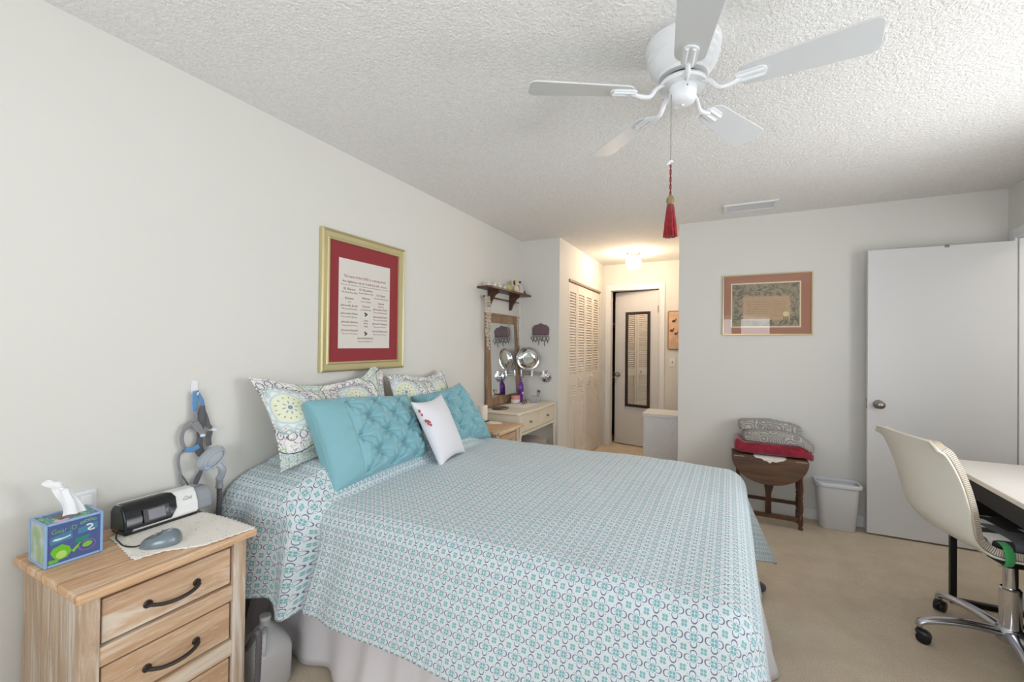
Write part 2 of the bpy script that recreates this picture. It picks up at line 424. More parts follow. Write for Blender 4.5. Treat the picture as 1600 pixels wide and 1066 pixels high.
# hall door casing
bm = newbm(); c = .072
box(bm, DX0-c, DX0, YH-.016, YH, 0, DZ+c); box(bm, DX1, DX1+c, YH-.016, YH, 0, DZ+c); box(bm, DX0, DX1, YH-.016, YH, DZ, DZ+c)
box(bm, DX0-.012, DX0, YH-.022, YH-.016, 0, DZ+.012); box(bm, DX1, DX1+.012, YH-.022, YH-.016, 0, DZ+.012); box(bm, DX0, DX1, YH-.022, YH-.016, DZ, DZ+.012)
struct(obj('trim_1', bm, trim_m, bevel=.004))
# bedroom door casing on the right wall
bm = newbm()
box(bm, XR-.016, XR, DY1, DY1+.065, 0, 2.145); box(bm, XR-.016, XR, DY0-.065, DY0, 0, 2.145); box(bm, XR-.016, XR, DY0, DY1, 2.08, 2.145)
box(bm, XR, XR+.1, DY1-.012, DY1, 0, 2.075)
struct(obj('trim_2', bm, trim_m, bevel=.004))
bm = newbm(); box(bm, .405, .445, 4.385, 5.615, 2.035, 2.060)
struct(obj('trim_3', bm, newmat('door_track', (150, 128, 112), .4, .3)))

# bifold louvre door
d1 = sempty('door_1', (.425, 5.0, 0))
for k in range(4):
    y0 = 4.390+.305*k+.003; y1 = y0+.299; x0, x1 = .400, .428
    if k in (1, 2): pass
    bm = newbm(); st = .045
    box(bm, x0, x1, y0, y0+st, .015, 2.03); box(bm, x0, x1, y1-st, y1, .015, 2.03)
    box(bm, x0, x1, y0+st, y1-st, 1.93, 2.03); box(bm, x0, x1, y0+st, y1-st, .015, .17); box(bm, x0, x1, y0+st, y1-st, .90, 1.01)
    for (za, zb) in ((.175, .90), (1.012, 1.93)):
        n = int((zb-za)/.030)
        for i in range(n):
            z = za+(i+.5)*(zb-za)/n
            M = Matrix.Translation((.414, 0, z)) @ Matrix.Rotation(radians(58), 4, 'Y')
            box(bm, -.019, .019, y0+st-.002, y1-st+.002, -.0035, .0035, M)
    lf = obj('door_leaf', bm, m_paint('louvre_paint', (224, 216, 206), .45, .03), d1)
    if k in (1, 2):
        yk = y0+.15 if k == 1 else y0+.10
        obj('door_knob', L([(.006, 0), (.006, .012), (.017, .016), (.019, .026), (.012, .034), (0, .036)], (.428, 4.755 if k == 1 else 5.215, .96), 16, (1, 0, 0)), white_pl, lf, smooth=True)

# hall door, ajar, with knob
hx, hy = DX1-.006, YH+.012; ang = atan2(.145, -.600); DW = .612
d2 = sempty('door_2', (hx, hy, 0)); d2.rotation_euler = (0, 0, ang)
obj('door_leaf', B(0, DW, -.035, 0, .012, 2.075), door_m, d2, bevel=.002, local=True)
def knob(parent, x, y, z, s, mat, local=True):
    bm = newbm(); lathe(bm, [(.032, 0), (.032, .004), (.026, .008), (.011, .012), (.011, .034), (.020, .040), (.027, .050), (.027, .058), (.020, .066), (0, .068)], (x, y, z), 24, (0, s, 0))
    return obj('door_knob', bm, mat, parent, smooth=True, local=local)
knob(d2, DW-.055, 0, .95, 1, nickel)
obj('hinge', B(-.004, .012, -.03, .006, 1.78, 1.87), nickel, d2, local=True)

# bedroom door, swung open against the back wall
d3 = sempty('door_3', (3.640, 3.985, 0)); d3.rotation_euler = (0, 0, radians(180.6))
obj('door_leaf', B(0, .770, -.018, .018, .012, 2.060), door_m, d3, bevel=.002, local=True)
knob(d3, .770-.062, .018, .945, 1, nickel)
bm = newbm(); box(bm, .7701, .772, -.012, .012, .91, .98); box(bm, .770, .780, -.006, .006, .935, .955)
obj('latch', bm, nickel, d3, local=True)
obj('coat_hook', B(.33, .355, .016, .022, 2.045, 2.064), nickel, d3, local=True)
for z in (.25, 1.80):
    bm = B(-.030, -.0, -.015, -.005, z, z+.09); obj('hinge', bm, newmat('aged_brass', (118, 96, 70), .45, .8), d3, local=True, bevel=.004)

# ceiling vent
v = thing('ceiling_vent', 'white slatted air vent set in the ceiling above the framed certificate', 'vent', (2.11, 3.79, H-.02))
bm = newbm(); x0, x1, y0, y1 = 1.925, 2.295, 3.685, 3.90
for a in ((x0, x1, y0, y0+.028), (x0, x1, y1-.028, y1), (x0, x0+.028, y0+.028, y1-.028), (x1-.028, x1, y0+.028, y1-.028)): box(bm, *a, H-.012, H+.0)
obj('vent_frame', bm, trim_m, v, bevel=.003)
bm = newbm()
for k in range(9):
    M = Matrix.Translation((0, y0+.037+k*.0165, H-.009)) @ Matrix.Rotation(radians(35), 4, 'X'); box(bm, x0+.028, x1-.028, -.007, .007, -.001, .001, M)
obj('slats', bm, trim_m, v)

# globe light in the hall
gl = thing('ceiling_light', 'round white glass globe lamp on the hall ceiling', 'lamp', (.965, 5.12, H))
obj('lamp_base', L([(.0, 0), (.085, 0), (.085, -.012), (.07, -.022), (.055, -.026), (.055, -.04), (0, -.04)], (.965, 5.12, H-.001), 32), nickel, gl, smooth=False, auto=40)
gm = bpy.data.materials.new('lit_globe'); gm.use_nodes = True; gb = gm.node_tree.nodes['Principled BSDF']
gb.inputs['Emission Color'].default_value = (1, .78, .56, 1); gb.inputs['Emission Strength'].default_value = 64
bm = newbm(); lathe(bm, [(0, -.085)]+[(.085*sin(pi*k/14), -.085*cos(pi*k/14)) for k in range(1, 14)]+[(0, .085)], (.965, 5.12, H-.118), 28)
obj('lamp_shade', bm, gm, gl, smooth=True)
# ------------------------------------------------------------------ ceiling fan
FX, FY, FZ = 1.817, 1.643, 2.26
fan = thing('ceiling_fan', 'white five-blade ceiling fan mounted flush against the textured ceiling', 'fan', (FX, FY, H))
obj('housing', L([(.0, H), (.121, H), (.127, H-.008), (.127, H-.026), (.122, H-.031), (.122, H-.056), (.116, H-.062), (.116, H-.078), (.108, H-.086), (.106, H-.096), (.094, H-.112), (.086, H-.118), (.083, H-.128), (0, H-.128)], (FX, FY, 0), 48), fan_m, fan, auto=35)
obj('motor_gap', L([(0, 2.322), (.060, 2.322), (.060, 2.282), (0, 2.282)], (FX, FY, 0), 32), newmat('dark_gap', (60, 60, 62), .6), fan, auto=30)
obj('blade_ring', L([(0, 2.296), (.078, 2.296), (.082, 2.288), (.078, 2.280), (0, 2.280)], (FX, FY, 0), 40), fan_m, fan, auto=35)
obj('hub_cap', L([(0, 2.286), (.046, 2.286), (.048, 2.262), (.046, 2.238), (.040, 2.226), (.030, 2.220), (.006, 2.218), (.004, 2.214), (0, 2.213)], (FX, FY, 0), 36), fan_m, fan, auto=40)
for k in range(4):
    a = radians(25+90*k); obj('screw', L([(.0032, 0), (.0032, .0012), (0, .002)], (FX+.0472*cos(a), FY+.0472*sin(a), 2.262), 10, (cos(a), sin(a), 0)), newmat('screw_grey', (150, 150, 150), .4, .6), fan)
# blade outline in local coords (x along the blade)
def blade_outline():
    pts = []; xa, xb = .175, .552
    wa, wb = .048, .066
    for k in range(9):
        a = radians(90+180*k/8); pts.append((xa+.035+.035*cos(a)*1.0, wa*sin(a)))
    for k in range(7):
        a = radians(-90+90*k/6); pts.append((xb-.026+.026*cos(a), -wb+.026+.026*sin(a)))
    for k in range(7):
        a = radians(90*k/6); pts.append((xb-.026+.026*cos(a), wb-.026+.026*sin(a)))
    return pts
for k in range(5):
    a = radians(-6.8+72*k)
    Mz = Matrix.Translation((FX, FY, 0)) @ Matrix.Rotation(a, 4, 'Z')
    Mb = Mz @ Matrix.Translation((0, 0, FZ)) @ Matrix.Rotation(radians(-12), 4, 'X')
    bm = newbm(); prism(bm, blade_outline(), -.003, .003, Mb)
    bl = obj('blade', bm, blade_m, fan, bevel=.0018)
    bm = newbm()
    prism(bm, rrect(.165, .262, -.024, .024, .02), -.0085, -.003, Mb)
    for yy in (-.011, .011):
        ring_tube(bm, [Mb @ Vector((x, yy, -.0085)) for x in (.172, .252)], .006, 8)
    arm = smoothpts([Mz @ Vector((.066, 0, 2.287)), Mz @ Vector((.095, 0, 2.270)), Mz @ Vector((.118, 0, 2.243)), Mz @ Vector((.150, 0, 2.241)), Mb @ Vector((.185, 0, -.009))], 5)
    ring_tube(bm, arm, .0085, 8)
    obj('blade_bracket', bm, fan_m, bl, smooth=False, auto=45)
CX, CY = 1.783, 1.607
bm = newbm(); ring_tube(bm, [(CX, CY, 2.245), (CX, CY, 2.01)], .0011, 6)
for k in range(60): box(bm, CX-.0013, CX+.0013, CY-.0013, CY+.0013, 2.012+k*.0038, 2.0138+k*.0038)
obj('pull_chain', bm, newmat('chain_grey', (150, 150, 145), .4, .7), fan)
obj('pull_knob', PR([(-.016, -.012), (-.004, .002), (.004, .006), (.009, .0), (.008, -.006), (0, -.004), (-.006, -.010)], -.004, .004, Matrix.Translation((CX, CY, 2.005)), plane='xz'), white_pl, fan, bevel=.001)
ts = thing('tassel', 'deep red tassel with gold knot hanging on the ceiling fan pull cord', 'tassel', (CX, CY, 1.735))
redm = m_fabric('tassel_red', (168, 22, 36), 300, .6, (120, 12, 24), 60)
bm = newbm()
for s_ in (0, pi):
    ring_tube(bm, [(CX+.0022*cos(s_+i*.7), CY+.0022*sin(s_+i*.7), 1.995-i*.0058) for i in range(20)], .0018, 6)
obj('cord', bm, newmat('cord_dark_red', (112, 30, 34), .8), ts)
bm = newbm(); lathe(bm, [(0, 1.886), (.008, 1.883), (.013, 1.873), (.014, 1.864), (.011, 1.856), (.012, 1.850), (0, 1.850)], (CX, CY, 0), 16)
obj('knot', bm, m_fabric('old_gold', (150, 128, 86), 90, .8, (96, 90, 70), 60), ts, smooth=True)
bm = newbm()
for k in range(46):
    a = k*2.39996; r = sqrt(k/46)
    ring_tube(bm, [(CX+r*.010*cos(a), CY+r*.010*sin(a), 1.852), (CX+r*.017*cos(a), CY+r*.017*sin(a), 1.80), (CX+r*.024*cos(a+.1), CY+r*.024*sin(a+.1), 1.736+random.random()*.004)], .0030, 6)
obj('fringe', bm, redm, ts, smooth=True)

# ------------------------------------------------------------------ bed
bed = thing('bed', 'double bed against the wall with white dust ruffle, under the teal printed quilt', 'bed', (1.0, 2.0, 0))
BY0, BY1, BX1 = 1.27, 2.69, 2.055
obj('box_spring', B(.03, 2.01, BY0+.02, BY1-.02, .20, .40), whitefab, bed, bevel=.02)
obj('mattress', B(.03, 2.015, BY0+.02, BY1-.02, .405, .635), whitefab, bed, bevel=.04, segs=4)
for (x, y) in ((.12, BY0+.1), (.12, BY1-.1), (BX1-.15, BY0+.1), (BX1-.15, BY1-.1)): obj('leg', B(x-.03, x+.03, y-.03, y+.03, 0, .20), blackm, bed)
# pleated ruffle around three sides
def skirt_pt(s):
    a, b, c_ = BX1-.04, BY1-BY0-.0, BX1-.04
    if s < a: return Vector((.04+s, BY0, 0)), Vector((0, -1, 0))
    s -= a
    if s < b: return Vector((BX1, BY0+s, 0)), Vector((1, 0, 0))
    s -= b
    return Vector((BX1-s, BY1, 0)), Vector((0, 1, 0))
tot = 2*(BX1-.04)+BY1-BY0
def skf(u, v):
    s = u*tot; p, n = skirt_pt(min(s, tot-.001)); d = 1-v
    wv = .012*sin(s*38+1.5*sin(s*7))+.02*sin(s*9+1)+.012*noise.noise(Vector((s*5, 0, v)))
    q = p+n*(.004+d*(.055+wv*1.5)); q.z = .012+v*.40+.012*sin(s*13)*d*.6
    return q
bm = gridmesh(skf, 420, 14)
sk = obj('bed_skirt', bm, skirt_m, bed, smooth=True); md = sk.modifiers.new('thick', 'SOLIDIFY'); md.thickness = .003; md.offset = 1

# quilt
Y0, Y1, X1, RQ, TOP = 1.30, 2.66, 1.955, .095, .668
QU, QV0, QV1 = 2.45, -.425, .40
def qtop(x, y):
    m = .125*smooth(.50, .36, x)*smooth(1.15, 1.36, y)*smooth(2.62, 2.35, y)
    z = TOP+m+.006*noise.noise(Vector((x*3, y*3, 0)))+.004*noise.noise(Vector((x*9, y*9, 3)))
    z += -.012*exp(-(hypot(x-1.80, (y-1.36)*.6)/.10)**2)
    z += -.010*smooth(1.7, 1.985, x)
    z += .012*exp(-((y-1.98)/.5)**2)
    return z
def quilt(u, v):
    x = .02+u*QU; yy = Y0+QV0+v*(Y1-Y0+QV1-QV0)
    a = max(0, x-X1); b = Y0-yy if yy < Y0 else max(0, yy-Y1); near = yy < Y0
    bx_, by_ = min(x, X1), min(max(yy, Y0), Y1)
    z0 = qtop(bx_, by_)
    s = hypot(a, b)
    if s < 1e-6: return Vector((bx_, by_, z0))
    da, db = a/s, b/s
    head = smooth(.50, .44, x) if near else 0
    if near: flare = .36+.02*sin(x*7)+.030*sin(x*4.3+1)*0+.25*da
    else: flare = .10
    if a > 0: flare = flare*db*db+(.05+.02*sin(by_*5+.6))*da*da
    corner = 4*da*da*db*db
    if not near: flare += .40*corner
    else: flare += .15*corner
    t = min(s/RQ, pi/2); out = RQ*sin(t); dn = RQ*(1-cos(t)); Lr = s-t*RQ
    out += Lr*flare; dn += Lr*sqrt(max(.05, 1-flare*flare))
    if near:
        # heaped fold of quilt at the head end, over the sleeping pillow
        bulge = head*(.055*smooth(0, .16, s)+.03*sin(min(1, s/.4)*pi))
        bulge += head*.028*sin(x*26+.6)*smooth(.05, .35, s)
        bulge -= (.040*exp(-((x-.50)/.022)**2)+.016*exp(-((x-.60)/.06)**2))*smooth(.06, .25, s)
        out += bulge; dn += head*.06*smooth(.1, .4, s)
        out += .006*sin(x*11)*smooth(.1, .4, s)
    elif a > 0 and b == 0:
        out += .010*sin(by_*14)*smooth(.1, .4, s)
    return Vector((bx_+da*out, by_+(-db if near else db)*out, z0-dn))
def quv(u, v): return (.02+u*QU, v*(Y1-Y0+QV1-QV0))
bm = gridmesh(quilt, 250, 230, quv)
q = obj('quilt', bm, quilt_m, smooth=True)
md = q.modifiers.new('thick', 'SOLIDIFY'); md.thickness = .012; md.offset = 1
tag(q, 'teal and navy floral print quilt spread over the bed', 'quilt')
# sleeping pillows hidden beneath the quilt are represented by the quilt's own shape

# ------------------------------------------------------------------ pillows
def pillow(name, bl, br, tl, tr, thick, mat, n=(60, 44), front=None, concave=.02, flange=0, uvs=(1, 1), flat=2.2, edge=.006, piping=False, back=.8, drop=None):
    bl, br, tl, tr = map(Vector, (bl, br, tl, tr)); w_, h_ = (br-bl).length, (tl-bl).length
    nrm = ((br-bl).cross(tl-bl)).normalized()
    if nrm.x < 0: nrm = -nrm
    cen = (bl+br+tl+tr)/4
    def P(s, t, side):
        # s,t in 0..1
        a, b = 2*s-1, 2*t-1
        ds = concave*(1-b*b)*a*abs(a)*-1; dt = concave*(1-a*a)*b*abs(b)*-1
        s2, t2 = s+ds/w_*1.0, t+dt/h_
        p = bl*(1-s2)*(1-t2)+br*s2*(1-t2)+tl*(1-s2)*t2+tr*s2*t2
        fa, fb = a, b
        if flange:
            fa = max(-1, min(1, a/(1-2*flange/w_))); fb = max(-1, min(1, b/(1-2*flange/h_)))
        k = (max(0, (1-abs(fa)**flat))*max(0, 1-abs(fb)**flat))**.52
        hgt = edge+thick*k
        if side > 0 and front: hgt += front(s*w_, t*h_, w_, h_)*min(1, k*1.6)
        if side < 0: hgt *= back
        q = p+nrm*hgt*side
        if drop: q.z += drop(s, t)
        return q
    bm = newbm(); uv = bm.loops.layers.uv.new('UVMap'); nu, nv = n
    Fv = [[bm.verts.new(P(i/nu, j/nv, 1)) for j in range(nv+1)] for i in range(nu+1)]
    Bv = [[bm.verts.new(P(i/nu, j/nv, -1)) for j in range(nv+1)] for i in range(nu+1)]
    def face(vs, cs):
        f = bm.faces.new(vs)
        for l, (i, j) in zip(f.loops, cs): l[uv].uv = (i/nu*w_, j/nv*h_)
    for i in range(nu):
        for j in range(nv):
            cs = ((i, j), (i+1, j), (i+1, j+1), (i, j+1))
            face([Fv[a][b] for a, b in cs], cs); face([Bv[a][b] for a, b in cs[::-1]], cs[::-1])
    for i in range(nu):
        for j in (0, nv):
            face([Fv[i][j], Fv[i+1][j], Bv[i+1][j], Bv[i][j]], ((i, j), (i+1, j), (i+1, j), (i, j)))
    for j in range(nv):
        for i in (0, nu):
            face([Fv[i][j], Fv[i][j+1], Bv[i][j+1], Bv[i][j]], ((i, j), (i, j+1), (i, j+1), (i, j)))
    o = obj(name, bm, mat, smooth=True)
    if piping:
        b4 = newbm(); e_ = [P(i/40, 0, 1) for i in range(40)]+[P(1, i/30, 1) for i in range(30)]+[P(1-i/40, 1, 1) for i in range(40)]+[P(0, 1-i/30, 1) for i in range(30)]
        ring_tube(b4, e_, .0032, 8, closed=True); obj('piping', b4, mat, o, smooth=True)
    return o
def sham_front(seed):
    return lambda s, t, w_, h_: .010*noise.noise(Vector((s*7, t*7, seed)))+.006*noise.noise(Vector((s*16, t*12, seed)))
o = pillow('pillow_sham', (.27, 1.195, .795), (.25, 1.95, .775), (.085, 1.165, 1.195), (.085, 1.985, 1.175), .075, sham_m, (90, 60), sham_front(1), .035, .045, edge=.004,
           drop=lambda s, t: t*(-.025*sin(pi*min(1, s*1.25))**2+.055*exp(-((s-.90)/.07)**2)-.01*s))
tag(o, 'wide medallion print pillow sham leaning on the wall above the near bed corner', 'pillow', 'medallion print shams')
o = pillow('pillow_sham', (.24, 1.97, .775), (.25, 2.62, .76), (.075, 2.03, 1.150), (.080, 2.62, 1.155), .075, sham_m, (80, 60), sham_front(5), .03, .045, edge=.004,
           drop=lambda s, t: t*(.012*sin(s*7)))
tag(o, 'medallion print pillow sham mostly hidden behind the farther teal pillow', 'pillow', 'medallion print shams')
def pintuck(x0, x1):
    pts = []
    st = .150
    for i in range(-3, 9):
        for j in range(-3, 9):
            pts.append((.36+(i-j)*st*.60, .20+(i+j)*st*.60))
    def f(s, t, w_, h_):
        if s < x0-.002 or s > x1: return .0015*sin(t*95+sin(s*40)*1.3)*(1 if s < x0 else 0)-.004*exp(-((s-x0)/.006)**2)
        d1, c1 = 9, None
        for (a, b) in pts:
            d = hypot(s-a, t-b)
            if d < d1: d1 = d; c1 = (a, b)
        r = -.040*exp(-(d1/.030)**2)+.014
        dx, dy = s-c1[0], t-c1[1]
        for an in (40, 140, 95, 5):
            ca, sa = cos(radians(an)), sin(radians(an)); off = -dx*sa+dy*ca; al = abs(dx*ca+dy*sa)
            amp = .020 if an in (40, 140) else .011
            r += amp*exp(-(off/(.0045+al*.09))**2)*exp(-al/.060)*(1-exp(-(al/.008)**2))
            r -= amp*.7*exp(-((off-.014)/(.005+al*.10))**2)*exp(-al/.065)
        r += .003*noise.noise(Vector((s*14, t*14, 2)))
        edge_fade = min(1, min(s-x0, x1-s, t-.0, h_-t)/.03) if True else 1
        return r*max(0, edge_fade)-.004*exp(-((s-x0)/.006)**2)
    return f
o = pillow('throw_pillow', (.440, 1.315, .690), (.425, 1.985, .700), (.235, 1.325, 1.070), (.235, 2.010, 1.045), .075, teal_m, (190, 120), pintuck(.15, .62), .012, 0, edge=.022, flat=3.5, piping=True,
           drop=lambda s, t: .010*t*sin(s*5))
ob1 = o
tag(o, 'larger near teal pillow with pintucked front panel leaning on the shams', 'pillow', 'teal pintuck pillows')
o = pillow('throw_pillow', (.425, 2.08, .695), (.43, 2.72, .672), (.215, 2.10, 1.020), (.21, 2.625, 1.063), .070, teal_m, (150, 110), pintuck(.05, .60), .02, 0, edge=.010, flat=3,
           drop=lambda s, t: 0)
tag(o, 'farther teal pintucked pillow half behind the small white cushion', 'pillow', 'teal pintuck pillows')
o = pillow('cushion', (.585, 1.905, .682), (.535, 2.215, .688), (.435, 1.835, 1.030), (.400, 2.150, 1.040), .055, whitefab, (50, 50), lambda s, t, a, b: .004*noise.noise(Vector((s*9, t*9, 7))), .022, 0, edge=.006)
tag(o, 'small white cushion with red embroidery standing between the teal pillows', 'cushion')
# little red embroidered motif at its upper left edge
wc = o
bm = newbm()
for (s, t, r) in ((.03, .84, .010), (.035, .78, .008), (.045, .68, .009), (.075, .66, .009), (.06, .63, .007), (.09, .60, .008), (.10, .64, .005)):
    bl_, br_, tl_, tr_ = map(Vector, ((.585, 1.905, .682), (.535, 2.215, .688), (.435, 1.835, 1.030), (.400, 2.150, 1.040)))
    p = bl_*(1-s)*(1-t)+br_*s*(1-t)+tl_*(1-s)*t+tr_*s*t; nr = (br_-bl_).cross(tl_-bl_).normalized(); nr = nr if nr.x > 0 else -nr
    a = 2*s-1; b_ = 2*t-1; k = (max(0, 1-abs(a)**2.2)*max(0, 1-abs(b_)**2.2))**.52
    lathe(bm, [(0, -.004), (r, -.002), (r, .0016), (0, .003)], p+nr*(.0045+.055*k), 10, nr)
obj('embroidery', bm, newmat('red_thread', (186, 92, 88), .8), wc, local=True)

# ------------------------------------------------------------------ framed texts
def text_bm(bm, txt, size, M, font_w=None, align_x='CENTER'):
    cu = bpy.data.curves.new('t', 'FONT'); cu.body = txt; cu.size = size; cu.align_x = align_x; cu.resolution_u = 2
    to = bpy.data.objects.new('t', cu); COL.objects.link(to)
    dg = bpy.context.evaluated_depsgraph_get(); me = to.evaluated_get(dg).to_mesh()
    if font_w and len(me.vertices):
        xs = [v.co.x for v in me.vertices]; wd = max(xs)-min(xs)
        M = M @ Matrix.Diagonal((font_w/wd, 1, 1, 1))
    base = [bm.verts.new(M @ v.co) for v in me.vertices]
    for p in me.polygons:
        try: bm.faces.new([base[i] for i in p.vertices])
        except ValueError: pass
    to.to_mesh_clear() if hasattr(to, 'to_mesh_clear') else None
    bpy.data.objects.remove(to); bpy.data.curves.remove(cu)
gold = newmat('gold_frame', (208, 198, 154), .35, .7)
def frame_bars(bm, a0, a1, z0, z1, prof, plane):
    """prof: list of (inset from outer, depth) ; plane 'x' -> wall at x=0 facing +x, 'y' -> wall facing -y at y=at"""
    def P(u, z, d): return Vector((d, u, z)) if plane[0] == 'x' else Vector((u, plane[1]-d, z))
    rings = []
    for ins, d in prof:
        rings.append([bm.verts.new(P(a0+ins, z0+ins, d)), bm.verts.new(P(a1-ins, z0+ins, d)), bm.verts.new(P(a1-ins, z1-ins, d)), bm.verts.new(P(a0+ins, z1-ins, d))])
    n = len(rings)
    for i in range(n):
        A, C = rings[i], rings[(i+1) % n]
        for k in range(4): bm.faces.new((A[k], A[(k+1) % 4], C[(k+1) % 4], C[k]))
a0, a1, z0, z1 = 1.590, 2.248, 1.188, 1.976
pf = thing('framed_text', 'gold framed lettered text with a red mat on the wall above the bed', 'picture', (0, 1.92, z0))
bm = newbm(); frame_bars(bm, a0, a1, z0, z1, [(0, .002), (0, .022), (.008, .027), (.016, .020), (.040, .016), (.046, .021), (.054, .021), (.056, .014), (.056, .002)], 'x')
obj('frame', bm, gold, pf)
obj('mat', B(.002, .010, a0+.05, a1-.05, z0+.05, z1-.05), m_paint('red_mat', (142, 46, 52), .75, .15, 200), pf)
pa0, pa1, pz0, pz1 = 1.712, 2.118, 1.318, 1.832
obj('paper', B(.010, .0115, pa0, pa1, pz0, pz1), newmat('cross_stitch_cloth', (218, 212, 204), .8), pf)
pc, pw, ph = (pa0+pa1)/2, pa1-pa0, pz1-pz0
def TM(fx, fz): return Matrix(((0, 0, 1, .0122), (1, 0, 0, pa0+fx*pw), (0, 1, 0, pz1-fz*ph), (0, 0, 0, 1)))
redb, darkb = newbm(), newbm()

box(darkb, .0118, .0124, pa0+.012, pa1-.012, pz1-.290*ph, pz1-.287*ph)
rows = [(.19, .345, 'El Elyon', 'The God Most High'), (.19, .450, 'Elohim', 'God'), (.19, .530, 'Jehovah-Jireh', 'The Lord Provides'), (.19, .620, 'Jehovah-Nissi', 'The Lord My Banner'),
        (.20, .715, 'Jehovah-Shalom', 'The Lord Is Peace'), (.20, .808, 'Jehovah-Sabaoth', 'The Lord of Hosts'),
        (.50, .335, 'El Shaddai', 'The All Sufficient One'), (.50, .430, 'Adonai', 'Lord, Master'), (.50, .525, 'Yahweh', 'Lord Jehovah'),
        (.81, .375, 'El Olam', 'The Everlasting God'), (.81, .470, 'Qanna', 'Jealous'), (.80, .545, 'Jehovah-Raah', 'The Lord My Shepherd'), (.80, .635, 'Jehovah-Rapha', 'The Lord That Heals'),
        (.79, .718, 'Jehovah-Tsidkenu', 'The Lord Is Near'), (.79, .808, 'Jehovah-Shammah', 'The Lord Is There'), (.5, .895, 'Jehovah-Mekoddishkem', 'The Lord Sanctifies You')]
def line(txt, size, M_, w_, col):
    b3 = newbm(); text_bm(b3, txt, size, M_, w_); obj('lettering_line', b3, INK[col], pf)
INK = (newmat('ink_red', (140, 60, 70), .8), newmat('ink_grey', (96, 92, 92), .8))
for fx, fz, t1, t2 in rows:
    line(t1, .0175, TM(fx, fz), min(.125, .0105*len(t1)), 0); line(t2, .012, TM(fx, fz+.035), min(.118, .0068*len(t2)), 1)
for fx, fz, t1, t2 in ():
    text_bm(redb, t1, .0175, TM(fx, fz), min(.125, .0105*len(t1))*1.0); text_bm(darkb, t2, .012, TM(fx, fz+.035), min(.118, .0068*len(t2)))
for fz, t in ((.690, 'I Am'), (.720, 'that'), (.755, 'I Am')): line(t, .017, TM(.5, fz), .034, 0)
line('The name of the LORD is a strong tower;', .021, TM(.5, .205), .335, 0); line('the righteous run to it and are safe.', .020, TM(.42, .262), .290, 0); line('Proverbs', .014, TM(.87, .262), .052, 1)
obj('rule', darkb, INK[1], pf)
for fz in (.605, .83):
    darkb = newbm()
    for k in range(5): lathe(darkb, [(0, 0), (.008-.001*k, 0), (0, .0006)], (.0118, pc+.007*cos(k*2.2), pz1-fz*ph+.008*sin(k*2.2)), 7, (1, 0, 0))
    obj('emblem', darkb, INK[1], pf)
redb.free()

# certificate on the back wall
a0, a1, z0, z1 = 1.920, 2.556, 1.449, 1.951
cf = thing('framed_certificate', 'old engraved certificate with paper seal, rust mat and thin gold frame', 'picture', (2.24, YB, z0))
pl_ = ('y', YB-.0)
bm = newbm(); frame_bars(bm, a0, a1, z0, z1, [(0, .001), (0, .018), (.003, .020), (.007, .020), (.009, .016), (.009, .001)], pl_)
obj('frame', bm, newmat('brass_thin', (208, 186, 140), .3, .8), cf)
rust = newmat('rust_mat', (164, 114, 92), .7)
obj('mat', B(a0+.006, a1-.006, YB-.011, YB-.001, z0+.006, z1-.006), rust, cf)
c0, c1, cz0, cz1 = 1.984, 2.478, 1.512, 1.880
obj('mat_fillet', B(c0-.002, c1+.002, YB-.0118, YB-.011, cz0-.002, cz1+.002), newmat('cream_fillet', (226, 208, 172), .7), cf)
m = newmat('engraved_certificate', (150, 134, 112), .8); nt, b = start(m); co = coords('Object', (1, 1, 1), (0, 0, 0)); x, y, z = sep(co)
cxx, czz = x-(0), z-(.249)
ex = smax(sabs(cxx)-.155, 0.0); ez = smax(sabs(czz+.03)-.085, 0.0); dd = hyp(ex, ez)
nn = tnoise(co, 26, 5, .7, 1.5); n3 = tnoise(co, 90, 3, .6)
cc = mix(rng(dd+(nn-.5)*.06, .0, .035), (188, 158, 126), (158, 148, 126))
cc = mix((dd > .012)*(tnoise(co, 15, 4, .7, 2.5) < .47)*.8, cc, (104, 98, 86)); cc = mix((dd > .02)*(sabs(nn-.55) < .02)*.6, cc, (84, 78, 70))
cc = mix((sfr(czz*52.0) < .3)*(sabs(czz+.03) < .07)*(sabs(cxx) < .14)*(n3 > .47)*.45, cc, (110, 92, 74))
setc(b, cc)
obj('certificate', B(c0+.008, c1-.008, YB-.0125, YB-.0118, cz0+.008, cz1-.008), m, cf)
bm = newbm(); lathe(bm, [(0, 0)]+[(.021, 0), (.021, .001), (0, .0012)], (2.378, YB-.0126, 1.618), 20, (0, -1, 0))
se = obj('seal', bm, newmat('paper_seal', (216, 204, 160), .6), cf)
bm = newbm(); box(bm, 2.362, 2.366, YB-.0132, YB-.0126, 1.56, 1.60, Matrix.Rotation(0, 4, 'X')); box(bm, 2.385, 2.389, YB-.0132, YB-.0126, 1.565, 1.60); box(bm, 2.374, 2.378, YB-.0132, YB-.0126, 1.57, 1.60)
obj('ribbon', bm, newmat('ribbon_dark', (60, 56, 56), .7), se)
obj('glazing', B(a0+.009, a1-.009, YB-.0165, YB-.0150, z0+.009, z1-.009), picture_glass, cf)

